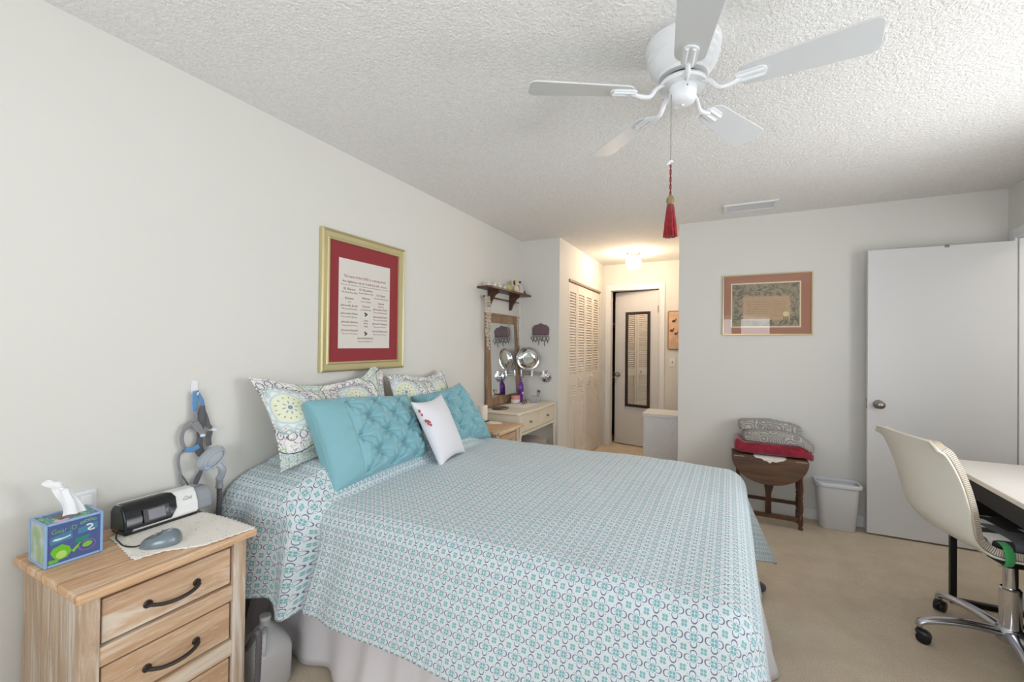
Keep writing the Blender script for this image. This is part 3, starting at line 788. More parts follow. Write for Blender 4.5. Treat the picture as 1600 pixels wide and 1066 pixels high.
# hall picture and switch
hp = thing('hall_picture', 'small tan picture of dark birds and reeds in a brown frame on the hall wall', 'picture', (1.39, YH, 1.31))
bm = newbm(); a0, a1, z0, z1 = 1.268, 1.500, 1.300, 1.795
prism(bm, rrect(a0, a1, z0, z1, .02), YH-.018, YH-.001, plane='xz'); obj('frame', bm, newmat('brown_frame', (134, 88, 66), .5), hp, bevel=.004)
bm = newbm(); prism(bm, rrect(a0+.012, a1-.012, z0+.012, z1-.012, .012), YH-.020, YH-.018, plane='xz'); obj('canvas', bm, m_fabric('tan_canvas', (216, 186, 156), 200, .2, (200, 164, 134), 14), hp)
for (bx, bz, s) in ((1.345, 1.66, 1), (1.32, 1.54, 1), (1.37, 1.50, .9), (1.43, 1.62, 1), (1.42, 1.47, .8)):
    bm = newbm(); prism(bm, [(bx+s*dx, bz+s*dz) for dx, dz in ((-.03, 0), (-.01, .022), (.012, .018), (.02, .04), (.03, .03), (.022, .005), (.008, -.015), (-.015, -.012))], YH-.0212, YH-.020, plane='xz')
    obj('painted_bird', bm, newmat('bird_dark', (92, 54, 46), .7), hp)
bm = newbm()
for k in range(16):
    x_ = 1.295+k*.0125; prism(bm, [(x_, 1.33), (x_+.003, 1.33), (x_+.012*sin(k*3), 1.42+.1*abs(sin(k*1.7)))], YH-.0208, YH-.020, plane='xz')
obj('painted_reeds', bm, newmat('reed_brown', (176, 120, 84), .7), hp)
sw = thing('light_switch', 'white light switch plate on the hall wall below the tan picture', 'switch', (1.325, YH, 1.10))
obj('plate', B(1.290, 1.362, YH-.007, YH, 1.085, 1.205), white_pl, sw, bevel=.003)
obj('toggle', B(1.320, 1.332, YH-.016, YH-.007, 1.130, 1.155), newmat('toggle_grey', (160, 150, 140), .4), sw, bevel=.002)

# over-door mirror on the hall door leaf
Md = Matrix.Translation((hx, hy, 0)) @ Matrix.Rotation(ang, 4, 'Z')
dm = thing('door_mirror', 'tall narrow mirror in black frame hung on the ajar hall door', 'mirror', Md @ Vector((.28, .002, .52)), ang)
bm = newbm(); x0, x1, z0, z1 = .108, .452, .525, 1.800; f = .036
for a in ((x0, x0+f, z0, z1), (x1-f, x1, z0, z1), (x0+f, x1-f, z0, z0+f), (x0+f, x1-f, z1-f, z1)): box(bm, a[0], a[1], .002, .020, a[2], a[3], Md)
obj('frame', bm, newmat('espresso_frame', (44, 34, 30), .4), dm, bevel=.003)
obj('mirror_glass', B(x0+f, x1-f, .002, .008, z0+f, z1-f, Md), mirror_m, dm)

# closet contents glimpsed through the gap of the hall door
def cl(name, *a, col=(60, 60, 66), label='', cat='', bev=.01):
    o = obj(name, B(*a), m_fabric('cloth_%d_%d_%d' % col, col, 120, .3), bevel=bev); tag(o, label, cat); return o
cl('closet_shelf', .335, .95, 6.42, 6.98, 1.66, 1.68, col=(196, 186, 176), label='pale upper shelf seen through the gap of the hall door', cat='shelf', bev=.002)
cl('closet_shelf', .335, .95, 6.42, 6.98, .86, .88, col=(190, 182, 174), label='pale lower shelf seen through the gap of the hall door', cat='shelf', bev=.002)
cl('storage_box', .36, .62, 6.45, 6.8, 1.681, 1.90, col=(104, 110, 134), label='blue-grey storage box on the upper shelf behind the hall door', cat='box')
cl('storage_box', .36, .60, 6.47, 6.8, 1.901, 2.02, col=(150, 60, 60), label='dull red box stacked highest behind the hall door', cat='box')
cl('dark_coat', .36, .66, 6.44, 6.62, .95, 1.63, col=(34, 32, 38), label='black coat hanging under the upper shelf behind the hall door', cat='coat', bev=.03)
cl('folded_cloth', .36, .64, 6.45, 6.78, .881, .945, col=(104, 116, 92), label='green folded cloth on the lower shelf behind the hall door', cat='cloth')
cl('laundry_bag', .36, .66, 6.46, 6.8, .001, .80, col=(38, 36, 40), label='black bag on the floor under the lower shelf behind the hall door', cat='bag', bev=.05)
# ------------------------------------------------------------------ nightstands
def nightstand(label, yc, ztop, h=.237):
    t = thing('nightstand', label, 'nightstand', (.24, yc, 0)); zt = ztop
    y0, y1 = yc-h+.0195, yc+h-.0195
    obj('top', B(.020, .475, yc-h, yc+h, zt-.024, zt), pine_top, t, bevel=.004)
    for (a, b_) in ((y0, y0+.018), (y1-.018, y1)): obj('side_panel', B(.035, .405, a, b_, .07, zt-.024), pine_side, t, bevel=.002)
    obj('back_panel', B(.030, .038, y0+.018, y1-.018, .08, zt-.024), pine_side, t)
    for a in ((.405, .440, y0-.003, y0+.040, 0, zt-.024), (.405, .440, y1-.040, y1+.003, 0, zt-.024), (.03, .07, y0-.003, y0+.03, 0, .069), (.03, .07, y1-.03, y1+.003, 0, .069)):
        obj('corner_post', B(*a), pine_z, t, bevel=.003)
    D = zt-.685
    zs = [(.508, .636), (.318, .446), (.128, .256)]
    bm = newbm()
    for a, b_ in ((.641, .661), (.451, .503), (.261, .313), (.065, .123)): box(bm, .405, .436, y0+.040, y1-.040, a+D, b_+D)
    obj('rails', bm, pine_y, t, bevel=.002)
    for a, b_ in zs:
        dr = obj('drawer', B(.06, .430, y0+.046, y1-.046, a+D+.003, b_+D-.003), pine_y, t, bevel=.003)
        zc = (a+b_)/2+D-.006
        bm = newbm()
        pts = smoothpts([(.434, yc-.068, zc), (.452, yc-.060, zc), (.462, yc-.035, zc-.006), (.466, yc, zc-.008), (.462, yc+.035, zc-.006), (.452, yc+.060, zc), (.434, yc+.068, zc)], 5)
        ring_tube(bm, pts, .0072, 8, sec=(1.0, .75, (1, 0, 0)))
        for s in (-1, 1): lathe(bm, [(.012, 0), (.012, .003), (.009, .006), (0, .006)], (.430, yc+s*.066, zc), 14, (1, 0, 0))
        obj('drawer_pull', bm, newmat('oil_bronze', (62, 56, 54), .45, .5), dr, smooth=False, auto=40)
    return t
nightstand('whitewashed pine nightstand with three drawers in the left foreground, tissue box on it', .7275, .685)
nightstand('second pine nightstand, mostly hidden beyond the bed, holding the white candle', 2.985, .700, .205)

# lace runner on the near nightstand
def lace(name, poly, z, label, cat, drop=None, wob=.004, n=60, holes=True):
    # poly is closed outline, scalloped
    bm = newbm(); pts = []
    P_ = [Vector((a, b, 0)) for a, b in poly]
    for i in range(len(P_)):
        p, q_ = P_[i], P_[(i+1) % len(P_)]; Lg = (q_-p).length; k = max(2, int(Lg/.011)); d = (q_-p).normalized(); nn = Vector((d.y, -d.x, 0))
        for j in range(k):
            t = j/k; pts.append(p+(q_-p)*t+nn*(wob if j % 2 else -wob*.4))
    c = sum(pts, Vector())/len(pts); rings = []
    for f in (0, .25, .5, .7, .85, .93, 1): rings.append([bm.verts.new((c.x+(p.x-c.x)*f, c.y+(p.y-c.y)*f, z)) if f else None for p in pts])
    cv = bm.verts.new((c.x, c.y, z)); m_ = len(pts)
    for k in range(m_):
        k2 = (k+1) % m_; bm.faces.new((cv, rings[1][k], rings[1][k2]))
        for r in range(1, 6): bm.faces.new((rings[r][k], rings[r+1][k], rings[r+1][k2], rings[r][k2]))
    for v_ in bm.verts:
        v_.co.z += .0012*noise.noise(v_.co*60)+.001
        if drop: v_.co.z += drop(v_.co)
    o = obj(name, bm, lacem, smooth=True); md = o.modifiers.new('thick', 'SOLIDIFY'); md.thickness = .002; md.offset = 1
    tag(o, label, cat); return o
lacem = newmat('crochet_lace', (236, 230, 222), .9); nt, b = start(lacem); co = coords('Object')
hole = (tvor(co, 105) < .18)*(tnoise(co, 22, 2) > .50); setc(b, mix(hole, (238, 232, 224), (150, 124, 100))); bump(b, tvor(co, 160), .6, .002)
lace('lace_runner', [(.372, .650), (.385, .720), (.455, .800), (.470, .962), (.30, .966), (.145, .955), (.100, .76), (.118, .685), (.20, .675)], .6855, 'cream crocheted lace runner under the breathing machine on the near nightstand', 'runner')

# tissue box cover
TX0, TX1, TY0, TY1, TZ = .095, .215, .503, .634, .6862
tb = thing('tissue_box', 'square blue and green tissue box cover with a white tissue pulled up', 'tissue box', (.148, .568, TZ))
edge_m = newmat('tissue_edge_blue', (142, 174, 214), .35)
bm = newbm(); e = .007; TH = .127
for (x, y) in ((TX0, TY0), (TX1-e, TY0), (TX0, TY1-e), (TX1-e, TY1-e)): box(bm, x, x+e, y, y+e, TZ, TZ+TH)
for z in (TZ, TZ+TH-e):
    box(bm, TX0+e, TX1-e, TY0, TY0+e, z, z+e); box(bm, TX0+e, TX1-e, TY1-e, TY1, z, z+e); box(bm, TX0, TX0+e, TY0+e, TY1-e, z, z+e); box(bm, TX1-e, TX1, TY0+e, TY1-e, z, z+e)
obj('edging', bm, edge_m, tb, bevel=.0025)
m = newmat('tissue_panel', (88, 110, 160), .35); nt, b = start(m); co = coords('Object')
v1 = tvor(co, 24, 'Color'); x_, y_, z_ = sep(v1.s); nn = tnoise(co, 40, 2)
c = mix(x_ > .62, (78, 100, 150), (44, 150, 130)); c = mix(y_ > .72, c, (120, 190, 60)); c = mix((z_ > .8), c, (90, 170, 200)); c = mix(sabs(nn-.5) < .012, c, (196, 214, 120)); setc(b, c)
obj('top_panel', B(TX0+e, TX1-e, TY0+e, TY1-e, TZ+TH-.006, TZ+TH-.003), m, tb)
m2 = newmat('tissue_front', (74, 92, 146), .35)
fp = obj('front_panel', B(TX1-.006, TX1-.003, TY0+e, TY1-e, TZ+e, TZ+TH-e), m2, tb)
m3 = newmat('tissue_side', (150, 170, 170), .35); nt, b = start(m3); co = coords('Object')
setc(b, mix(rng(tnoise(co, 22, 3), .4, .6), (186, 196, 200), (150, 178, 120)))
obj('side_panel', B(TX0+e, TX1-e, TY0+.003, TY0+.006, TZ+e, TZ+TH-e), m3, tb); obj('side_panel', B(TX0+e, TX1-e, TY1-.006, TY1-.003, TZ+e, TZ+TH-e), m3, tb)
obj('back_panel', B(TX0+.003, TX0+.006, TY0+e, TY1-e, TZ+e, TZ+TH-e), m3, tb)
# printed shapes on the front: generic creatures and panels
def fpoly(pts, col, nm, lift=0):
    xx = TX1-.003+lift
    o = obj(nm, PR([(TY0+e+(TY1-TY0-2*e)*u, TZ+e+(TH-2*e)*v_) for u, v_ in pts], xx, xx+.0006, plane='yz'), newmat('print_%d_%d_%d' % col, col, .4), fp); return o
def ell(cu, cv, ru, rv, n=18, a=0): return [(cu+ru*cos(2*pi*k/n)*cos(a)-rv*sin(2*pi*k/n)*sin(a), cv+ru*cos(2*pi*k/n)*sin(a)+rv*sin(2*pi*k/n)*cos(a)) for k in range(n)]
fpoly([(.03, .60), (.06, .70), (.44, .76), (.46, .56), (.05, .50)], (70, 128, 160), 'printed_panel')
fpoly([(.56, .60), (.56, .76), (.95, .82), (.95, .64)], (70, 128, 160), 'printed_panel')
fpoly([(.50, .40), (.52, .50), (.80, .53), (.76, .44), (.56, .38)], (22, 140, 112), 'printed_sign')
fpoly([(.05, .30), (.10, .40), (.26, .46), (.40, .36), (.44, .22), (.36, .10), (.18, .06), (.10, .18)], (110, 186, 40), 'printed_creature')
fpoly(ell(.25, .20, .10, .10), (178, 212, 110), 'printed_belly', .0006)
fpoly([(.44, .22), (.60, .38), (.62, .34), (.48, .16)], (128, 196, 52), 'printed_arm')
fpoly([(.02, .02), (.02, .12), (.16, .10), (.20, .02)], (104, 180, 60), 'printed_foot')
fpoly(ell(.74, .26, .17, .14, 24), (170, 120, 160), 'printed_ring'); fpoly(ell(.74, .26, .155, .125, 24), (78, 84, 140), 'printed_disc', .0006)
fpoly(ell(.74, .28, .10, .07, 20, .2), (120, 190, 60), 'printed_eye', .0012)
for i, (cu, cv) in enumerate(((.64, .88), (.72, .91), (.80, .92), (.88, .90))): fpoly(ell(cu, cv, .045, .04, 12), (112, 170, 120), 'printed_gear'); fpoly(ell(cu, cv, .020, .018, 10), (60, 96, 110), 'printed_gear_hole', .0006)
fpoly([(.08, .60), (.12, .64), (.30, .63), (.42, .66), (.42, .63), (.30, .60), (.18, .58)], (210, 226, 226), 'printed_bone', .0006)
bm = newbm()
pth = smoothpts([(0, TY0+e+(TY1-TY0-2*e)*u, TZ+e+(TH-2*e)*v_) for u, v_ in ((.72, .79), (.80, .80), (.84, .74), (.76, .68), (.80, .64), (.88, .65))], 5)
ring_tube(bm, [Vector((TX1-.0015, p.y, p.z)) for p in pth], .0022, 6); obj('printed_snake', bm, newmat('print_white', (224, 230, 234), .4), fp)
bm = newbm(); text_bm(bm, 'Gear iD', .020, Matrix(((0, 0, 1, TX1-.0018), (1, 0, 0, TY0+.042), (0, 1, 0, TZ+.094), (0, 0, 0, 1))), .055); obj('printed_word', bm, newmat('print_lime', (122, 176, 110), .4), fp)
bm = newbm(); box(bm, TX0+.03, TX1-.03, TY0+.04, TY1-.04, TZ+TH-.003, TZ+TH-.0022); obj('opening', bm, newmat('tissue_gap', (120, 116, 112), .8), tb)
fpz = TZ+TH-.003
bm = newbm(); prism(bm, [(.190+.012*cos(a*.5), .545+.018*sin(a*.5)) for a in range(13)], fpz, fpz+.0008); obj('printed_spot', bm, newmat('print_pink', (222, 176, 186), .4), tb)
tis_m = newmat('tissue_white', (240, 240, 242), .9); tis_m.node_tree.nodes['Principled BSDF'].inputs['Subsurface Weight'].default_value = 0
path = [(.150, .585, .800), (.148, .583, .820), (.145, .578, .845), (.138, .568, .870), (.132, .562, .890), (.130, .553, .903), (.128, .538, .909), (.126, .520, .913)]
wid = [.030, .024, .020, .019, .020, .022, .016, .003]
sp = smoothpts(path, 5); ws = [wid[min(7, int(i/5))]*(1-(i/5 % 1))+wid[min(7, int(i/5)+1)]*(i/5 % 1) for i in range(len(sp))]
bm = newbm(); n_ = 28; rings = []
for i, (p, w_) in enumerate(zip(sp, ws)):
    tt = i/(len(sp)-1); d = Vector((0, 1, 0)) if i < 18 else Vector((.2, .3, -.9)).normalized()
    t1 = smooth(14, 30, i); dv = (Vector((0, 1, 0))*(1-t1)+Vector((.35, .25, -.55))*t1).normalized()
    t_ = (sp[min(i+1, len(sp)-1)]-sp[max(i-1, 0)]).normalized(); nv_ = dv.cross(t_).normalized()
    rings.append([bm.verts.new(p+dv*w_*cos(2*pi*k/n_)*(1+.18*sin(3*2*pi*k/n_+i*.2))+nv_*(w_*.45+.002*0)*sin(2*pi*k/n_)*(1+.45*sin(5*2*pi*k/n_+i*.13))) for k in range(n_)])
for A, C in zip(rings, rings[1:]):
    for k in range(n_): bm.faces.new((A[k], A[(k+1) % n_], C[(k+1) % n_], C[k]))
bm.faces.new(rings[-1])
obj('tissue', bm, tis_m, tb, smooth=True)

# breathing machine (slim black and white body with grey water tank)
Mc = Matrix.Translation((.112, .838, .6885)) @ Matrix.Rotation(radians(2), 4, 'Z') @ Matrix.Diagonal((1, 1, .88, 1))
cp = thing('breathing_machine', 'black and white bedside breathing machine with small screen on the lace runner', 'breathing machine', Mc.translation, radians(2))
def cprof(y0, y1, ins=0, mi=0, zt=.112, name='body', mat=None, parent=None, fr=0.0, **k):
    prof = [(-.048+ins, .008), (.040-ins+fr, .008), (.050-ins+fr, .020), (.047-ins+fr, .055), (.030-ins+fr, .095), (.016-ins+fr, zt-ins), (-.030+ins, zt-ins), (-.048+ins, .085)]
    bm = newbm(); prism(bm, prof, y0, y1, Mc, 'xz'); return obj(name, bm, mat, parent, **k)
wgl = newmat('machine_white', (234, 234, 232), .25); bgl = newmat('machine_black', (24, 25, 28), .18)
obj('base_plate', B(-.045, .044, -.130, .095, .0, .009, Mc), black_pl, cp, bevel=.003)
cprof(-.126, .098, 0, name='housing', mat=wgl, parent=cp, bevel=.010, segs=4)
# black fascia wraps the front and top on the left two thirds, rounded at its right end
def fascia(prof_pt, n=10):
    bm = newbm(); outer = []
    zc, hz = .060, .046
    prof = [(.0515, .022), (.0485, .056), (.0315, .096), (.018, .1135), (-.010, .1145)]
    ys = [-.128, -.10, -.05, .0, .020]
    rows = []
    for j, (x, z) in enumerate(prof):
        ye = [.004, .022, .026, .018, .004][j]
        rows.append([bm.verts.new(Mc @ Vector((x+.0012, y if y < .02 else ye, z+.0006))) for y in ys])
    rows2 = [[bm.verts.new(v_.co-(Mc.to_3x3() @ Vector((.004, 0, .003)))) for v_ in r] for r in rows]
    for R_ in (rows, rows2):
        for A, C in zip(R_, R_[1:]):
            for k in range(len(ys)-1): bm.faces.new((A[k], A[k+1], C[k+1], C[k]))
    for k in range(len(ys)-1):
        bm.faces.new((rows[0][k], rows[0][k+1], rows2[0][k+1], rows2[0][k])); bm.faces.new((rows[-1][k], rows[-1][k+1], rows2[-1][k+1], rows2[-1][k]))
    for k in range(len(prof)-1):
        for e_ in (0, -1): bm.faces.new((rows[k][e_], rows[k+1][e_], rows2[k+1][e_], rows2[k][e_]))
    return bm
obj('front_panel', fascia(None), bgl, cp, smooth=False, auto=50)
cprof(-.134, -.105, .001, name='end_cap', mat=newmat('machine_dark_green', (34, 42, 44), .2), parent=cp, bevel=.010, segs=4, zt=.108, fr=.003)
Ms = Mc @ Matrix.Translation((.0525, -.042, .060)) @ Matrix.Rotation(radians(-14), 4, 'Y')
obj('screen', B(-.001, .0012, -.026, .026, -.020, .020, Ms), newmat('screen_grey', (104, 102, 112), .2), cp, bevel=.001)
obj('screen_bezel', B(-.002, .0004, -.040, .040, -.026, .026, Ms), black_pl, cp, bevel=.001)
obj('button', L([(.009, 0), (.009, .002), (0, .0025)], Ms @ Vector((0, .034, 0)), 16, (1, 0, .25)), newmat('button_dark', (40, 42, 46), .25), cp, local=False)
cprof(.098, .152, .002, name='water_tank', mat=newmat('smoky_tank', (146, 150, 156), .18), parent=cp, bevel=.014, segs=4, zt=.104, fr=-.004)
bm = newbm(); text_bm(bm, 'ResMed', .011, Mc @ Matrix(((0, -.35, 1, .0412), (1, 0, 0, .062), (0, .93, .3, .074), (0, 0, 0, 1))), .030); obj('lettering', bm, newmat('print_grey', (120, 120, 124), .5), cp)
bm = newbm()
ring_tube(bm, [Mc @ Vector((.0435-.0, .048+.014*k/4*2-.0, .086+.005*sin(k*1.57))) for k in range(5)], .0007, 5); obj('logo_wave', bm, newmat('print_grey', (120, 120, 124), .5), cp)
# oximeter-like grey pod with cable
od = thing('grey_pod', 'small rounded blue-grey plastic device in front of the breathing machine', 'device', (.322, .742, .690), radians(-38))
def pod(u, v):
    th = 2*pi*u; ph = -pi/2*.0+pi/2*v
    sx = .058*(1-.22*max(0, -sin(th))) ; sy = .040
    c_, s_ = cos(th), sin(th); c_ = abs(c_)**.75*(1 if c_ > 0 else -1); s_ = abs(s_)**.75*(1 if s_ > 0 else -1)
    z = sin(ph)**.8*.034*(1+.25*s_); return Vector((c_*sx*cos(ph)**.55*.72, s_*sy*cos(ph)**.55*1.35, z))
bm = gridmesh(pod, 36, 12); bmesh.ops.remove_doubles(bm, verts=bm.verts, dist=.0002)
obj('shell', bm, newmat('blue_grey_plastic', (122, 134, 142), .3, .3), od, smooth=True, local=True)
bm = newbm(); lathe(bm, [(0, 0), (.014, 0), (.013, .003), (0, .004)], (0, .018, .0375), 20, (0, -.35, 1), sy=.8); obj('button', bm, newmat('pale_button', (160, 170, 176), .3), od, smooth=False, local=True)
bm = newbm(); superq(bm, (-.004, -.016, .031), (.006, .003, .003), 1, 1, 12, 8); obj('indicator', bm, newmat('pale_button', (160, 170, 176), .3), od, smooth=True, local=True)
cb = obj('device_cable', (lambda bm: (ring_tube(bm, smoothpts([(.300, .702, .700), (.285, .688, .693), (.24, .676, .6905), (.19, .682, .6905), (.150, .690, .6905), (.135, .70, .705), (.13, .712, .715)], 6), .0022, 8), bm)[1])(newbm()), black_pl, smooth=True)
tag(cb, 'thin black cable from the grey device to the breathing machine', 'cable')

# wall outlet with white plug
ot = thing('wall_outlet', 'white wall outlet with a plug in it, behind the tissue box', 'outlet', (0, .672, .80))
obj('cover_plate', B(0, .006, .622, .690, .720, .834), white_pl, ot, bevel=.003)
obj('plug', B(.006, .030, .640, .674, .785, .824), white_pl, ot, bevel=.006)

# mask with straps on an adhesive hook
hk = thing('adhesive_hook', 'small white adhesive hook on the wall holding the mask straps', 'hook', (0, .993, 1.15))
bm = newbm(); prism(bm, rrect(.980, 1.006, 1.130, 1.190, .010), .001, .005, plane='yz'); obj('hook_plate', bm, white_pl, hk, bevel=.001)
bm = newbm(); ring_tube(bm, smoothpts([(.005, .993, 1.150), (.012, .993, 1.136), (.024, .993, 1.130), (.032, .993, 1.140)], 4), .004, 8); obj('hook_arm', bm, white_pl, hk, smooth=True)
mk = thing('breathing_mask', 'clear breathing mask with grey and blue straps hanging from the wall hook', 'mask', (.03, 1.0, .85))
gs = m_fabric('strap_grey', (138, 138, 142), 300, .3); bs_ = m_fabric('strap_blue', (92, 142, 192), 300, .3); dk = m_fabric('strap_dark_grey', (96, 96, 100), 300, .3)
def strap(nm, pts, w_, mat, x=.026, th=.0022, xs=None):
    bm = newbm(); P3 = [(x if xs is None else xs[i], a, b_) for i, (a, b_) in enumerate(pts)]
    rings_ = smoothpts(P3, 5); n = len(rings_); ww = [q_*1.35 for q_ in (w_ if isinstance(w_, list) else [w_]*len(pts))]
    rad = [ww[min(len(ww)-1, i//5)]*(1-(i % 5)/5)+ww[min(len(ww)-1, i//5+1)]*((i % 5)/5) for i in range(n)]
    # flat band facing the room: wide across the path in the wall plane, thin along x
    pts_ = rings_; prev = None; rr = []
    for i, p in enumerate(pts_):
        t = (pts_[min(i+1, n-1)]-pts_[max(i-1, 0)]).normalized(); a = Vector((1, 0, 0)); a = (a-t*a.dot(t)).normalized(); b2 = t.cross(a)
        rr.append([bm.verts.new(p+a*th*cos(2*pi*k/10)+b2*rad[i]*sin(2*pi*k/10)) for k in range(10)])
    for A, C in zip(rr, rr[1:]):
        for k in range(10): bm.faces.new((A[k], A[(k+1) % 10], C[(k+1) % 10], C[k]))
    bm.faces.new(rr[0][::-1]); bm.faces.new(rr[-1])
    return obj(nm, bm, mat, mk, smooth=True)
strap('strap', [(.987, 1.145), (.985, 1.134), (.984, 1.101), (.985, 1.067)], .0075, bs_)
strap('strap', [(.985, 1.067), (.985, 1.034), (.981, 1.015), (.960, 1.008), (.943, .99), (.938, .961), (.943, .935), (.952, .917)], [.007, .008, .012, .010, .006, .006, .006, .006], gs)
strap('strap', [(.981, 1.017), (.997, .996), (1.009, .973), (1.011, .957)], [.012, .011, .008, .006], gs, .030)
strap('strap', [(.948, .916), (.973, .911), (.998, .920)], .008, bs_, .034)
strap('strap', [(.990, 1.145), (.998, 1.131), (1.010, 1.108), (1.016, 1.084)], .006, bs_, .022)
strap('strap', [(1.016, 1.084), (1.013, 1.051), (1.010, 1.015), (1.009, .984), (1.007, .942), (1.003, .912), (1.014, .884), (1.032, .864)], [.007, .012, .013, .011, .010, .013, .012, .006], dk, .020)
strap('strap', [(1.018, 1.075), (1.033, 1.032), (1.040, .999), (1.053, .984)], [.004, .005, .007, .005], dk, .018)
strap('strap', [(1.048, .972), (1.041, .941), (1.044, .911)], .008, dk, .020)
strap('strap', [(.950, .913), (.935, .896), (.931, .867), (.938, .826), (.943, .790), (.952, .772)], [.005, .0045, .0045, .0045, .005, .006], gs, .018)
strap('strap', [(.938, .82), (.954, .795), (.968, .767)], .0025, dk, .018)
strap('strap', [(1.016, .815), (1.002, .788), (.993, .762)], [.005, .009, .007], dk, .020)
frost = newmat('frosted_silicone', (212, 218, 224), .25, 0, **{'Transmission Weight': .55, 'IOR': 1.2})
bm = newbm(); Mm = Matrix.Translation((.060, 1.030, .868)) @ Matrix.Rotation(radians(-52), 4, 'X')
superq(bm, (0, 0, 0), (.034, .036, .058), .9, .9, 28, 18, M=Mm); obj('mask_cushion', bm, frost, mk, smooth=True)
bm = newbm(); Mm2 = Matrix.Translation((.092, 1.03, .868)) @ Matrix.Rotation(radians(-52), 4, 'X')
ring_tube(bm, [Mm2 @ Vector((0, .026*cos(a*.3142), .045*sin(a*.3142))) for a in range(20)], .004, 8, closed=True); obj('mask_frame', bm, newmat('clear_grey', (170, 176, 184), .2), mk, smooth=True)
for (yy, zz) in ((1.005, .838), (1.010, .962), (1.055, .978)):
    bm = newbm(); superq(bm, (.036, yy, zz), (.006, .010, .006), .6, .6, 14, 8); obj('clip', bm, newmat('clip_pale', (214, 222, 232), .3), mk, smooth=True)
bm = newbm(); superq(bm, (.090, 1.002, .838), (.008, .012, .006), .7, .7, 14, 8); obj('port_plug', bm, newmat('port_blue', (150, 180, 220), .3), mk, smooth=True)
bm = newbm(); ring_tube(bm, smoothpts([(.085, 1.040, .845), (.092, 1.055, .825), (.080, 1.064, .800), (.060, 1.065, .775)], 5), [.012]*6+[.014]*10, 14); obj('elbow', bm, newmat('clear_grey', (170, 176, 184), .2), mk, smooth=True)
bm = newbm(); lathe(bm, [(0, 0), (.0145, 0), (.0145, .006), (.0130, .008), (.0130, .034), (.0145, .036), (.0145, .044), (0, .044)], (.060, 1.065, .735), 20); obj('cuff', bm, newmat('cuff_grey', (140, 142, 146), .35), mk, auto=40)
bm = newbm(); hp_ = smoothpts([(.060, 1.065, .740), (.060, 1.065, .66), (.062, 1.055, .50), (.10, 1.01, .34), (.22, .985, .24), (.36, .990, .20), (.452, .985, .30), (.470, .978, .20), (.455, .980, .08), (.40, 1.0, .018), (.28, 1.05, .013)], 14)
ring_tube(bm, hp_, [.0095+.0012*(i % 2) for i in range(len(hp_))], 12)
ho = obj('air_hose', bm, newmat('hose_grey', (92, 88, 94), .45), smooth=False, auto=20); tag(ho, 'dark grey corrugated air hose hanging from the mask down behind the nightstand', 'hose')

# white plastic jug on the floor
jg = thing('plastic_jug', 'translucent white plastic gallon jug standing on the floor beside the near nightstand', 'jug', (.345, 1.085, 0))
jug_m = newmat('milky_plastic', (206, 206, 208), .35)
bm = newbm(); levels = [(.070, 0), (.076, .008), (.077, .14), (.074, .165), (.055, .205), (.030, .235), (.019, .243), (.019, .262)]
rings = []
for r, z in levels:
    e_ = .35+.65*smooth(.14, .23, z)
    rr = []
    for k in range(32):
        a = 2*pi*k/32; ca, sa = cos(a), sin(a); rr.append(bm.verts.new((.345+r*(abs(ca)**e_)*(1 if ca > 0 else -1), 1.085+r*(abs(sa)**e_)*(1 if sa > 0 else -1), z)))
    rings.append(rr)
for A, C in zip(rings, rings[1:]):
    for k in range(32): bm.faces.new((A[k], A[(k+1) % 32], C[(k+1) % 32], C[k]))
bm.faces.new(rings[0][::-1]); bm.faces.new(rings[-1]); obj('body', bm, jug_m, jg, smooth=True)
bm = newbm(); ring_tube(bm, smoothpts([(.366, 1.070, .232), (.400, 1.045, .228), (.412, 1.036, .190), (.405, 1.040, .155)], 5), .010, 10); obj('handle', bm, jug_m, jg, smooth=True)
obj('cap', L([(0, 0), (.021, 0), (.021, .014), (0, .016)], (.345, 1.085, .258), 20), white_pl, jg, auto=40)

# ------------------------------------------------------------------ far corner: mirror, shelf, vanity
vm = thing('vanity_mirror', 'rectangular wood framed mirror standing on the cream vanity against the left wall', 'mirror', (.02, 3.68, .79))
Mv = Matrix.Translation((.045, 0, .783)) @ Matrix.Rotation(radians(-2.6), 4, 'Y') @ Matrix.Translation((-.02, 0, 0))
bm = newbm(); y0, y1, z0, z1, f = 3.345, 4.030, .0, .842, .075
for a in ((y0, y0+f, z0, z1), (y1-f, y1, z0, z1), (y0+f, y1-f, z0, z0+f), (y0+f, y1-f, z1-f, z1)): box(bm, 0, .020, *a, Mv)
for a in ((y0-.006, y1+.006, z1-.004, z1+.014),): box(bm, -.002, .028, *a, Mv)
for a in ((y0+f-.012, y0+f, z0+f, z1-f), (y1-f, y1-f+.012, z0+f, z1-f)): box(bm, .020, .024, *a, Mv)
obj('frame', bm, mirwood, vm, bevel=.004)
obj('mirror_glass', B(0, .012, y0+f, y1-f, z0+f, z1-f, Mv), mirror_m, vm)

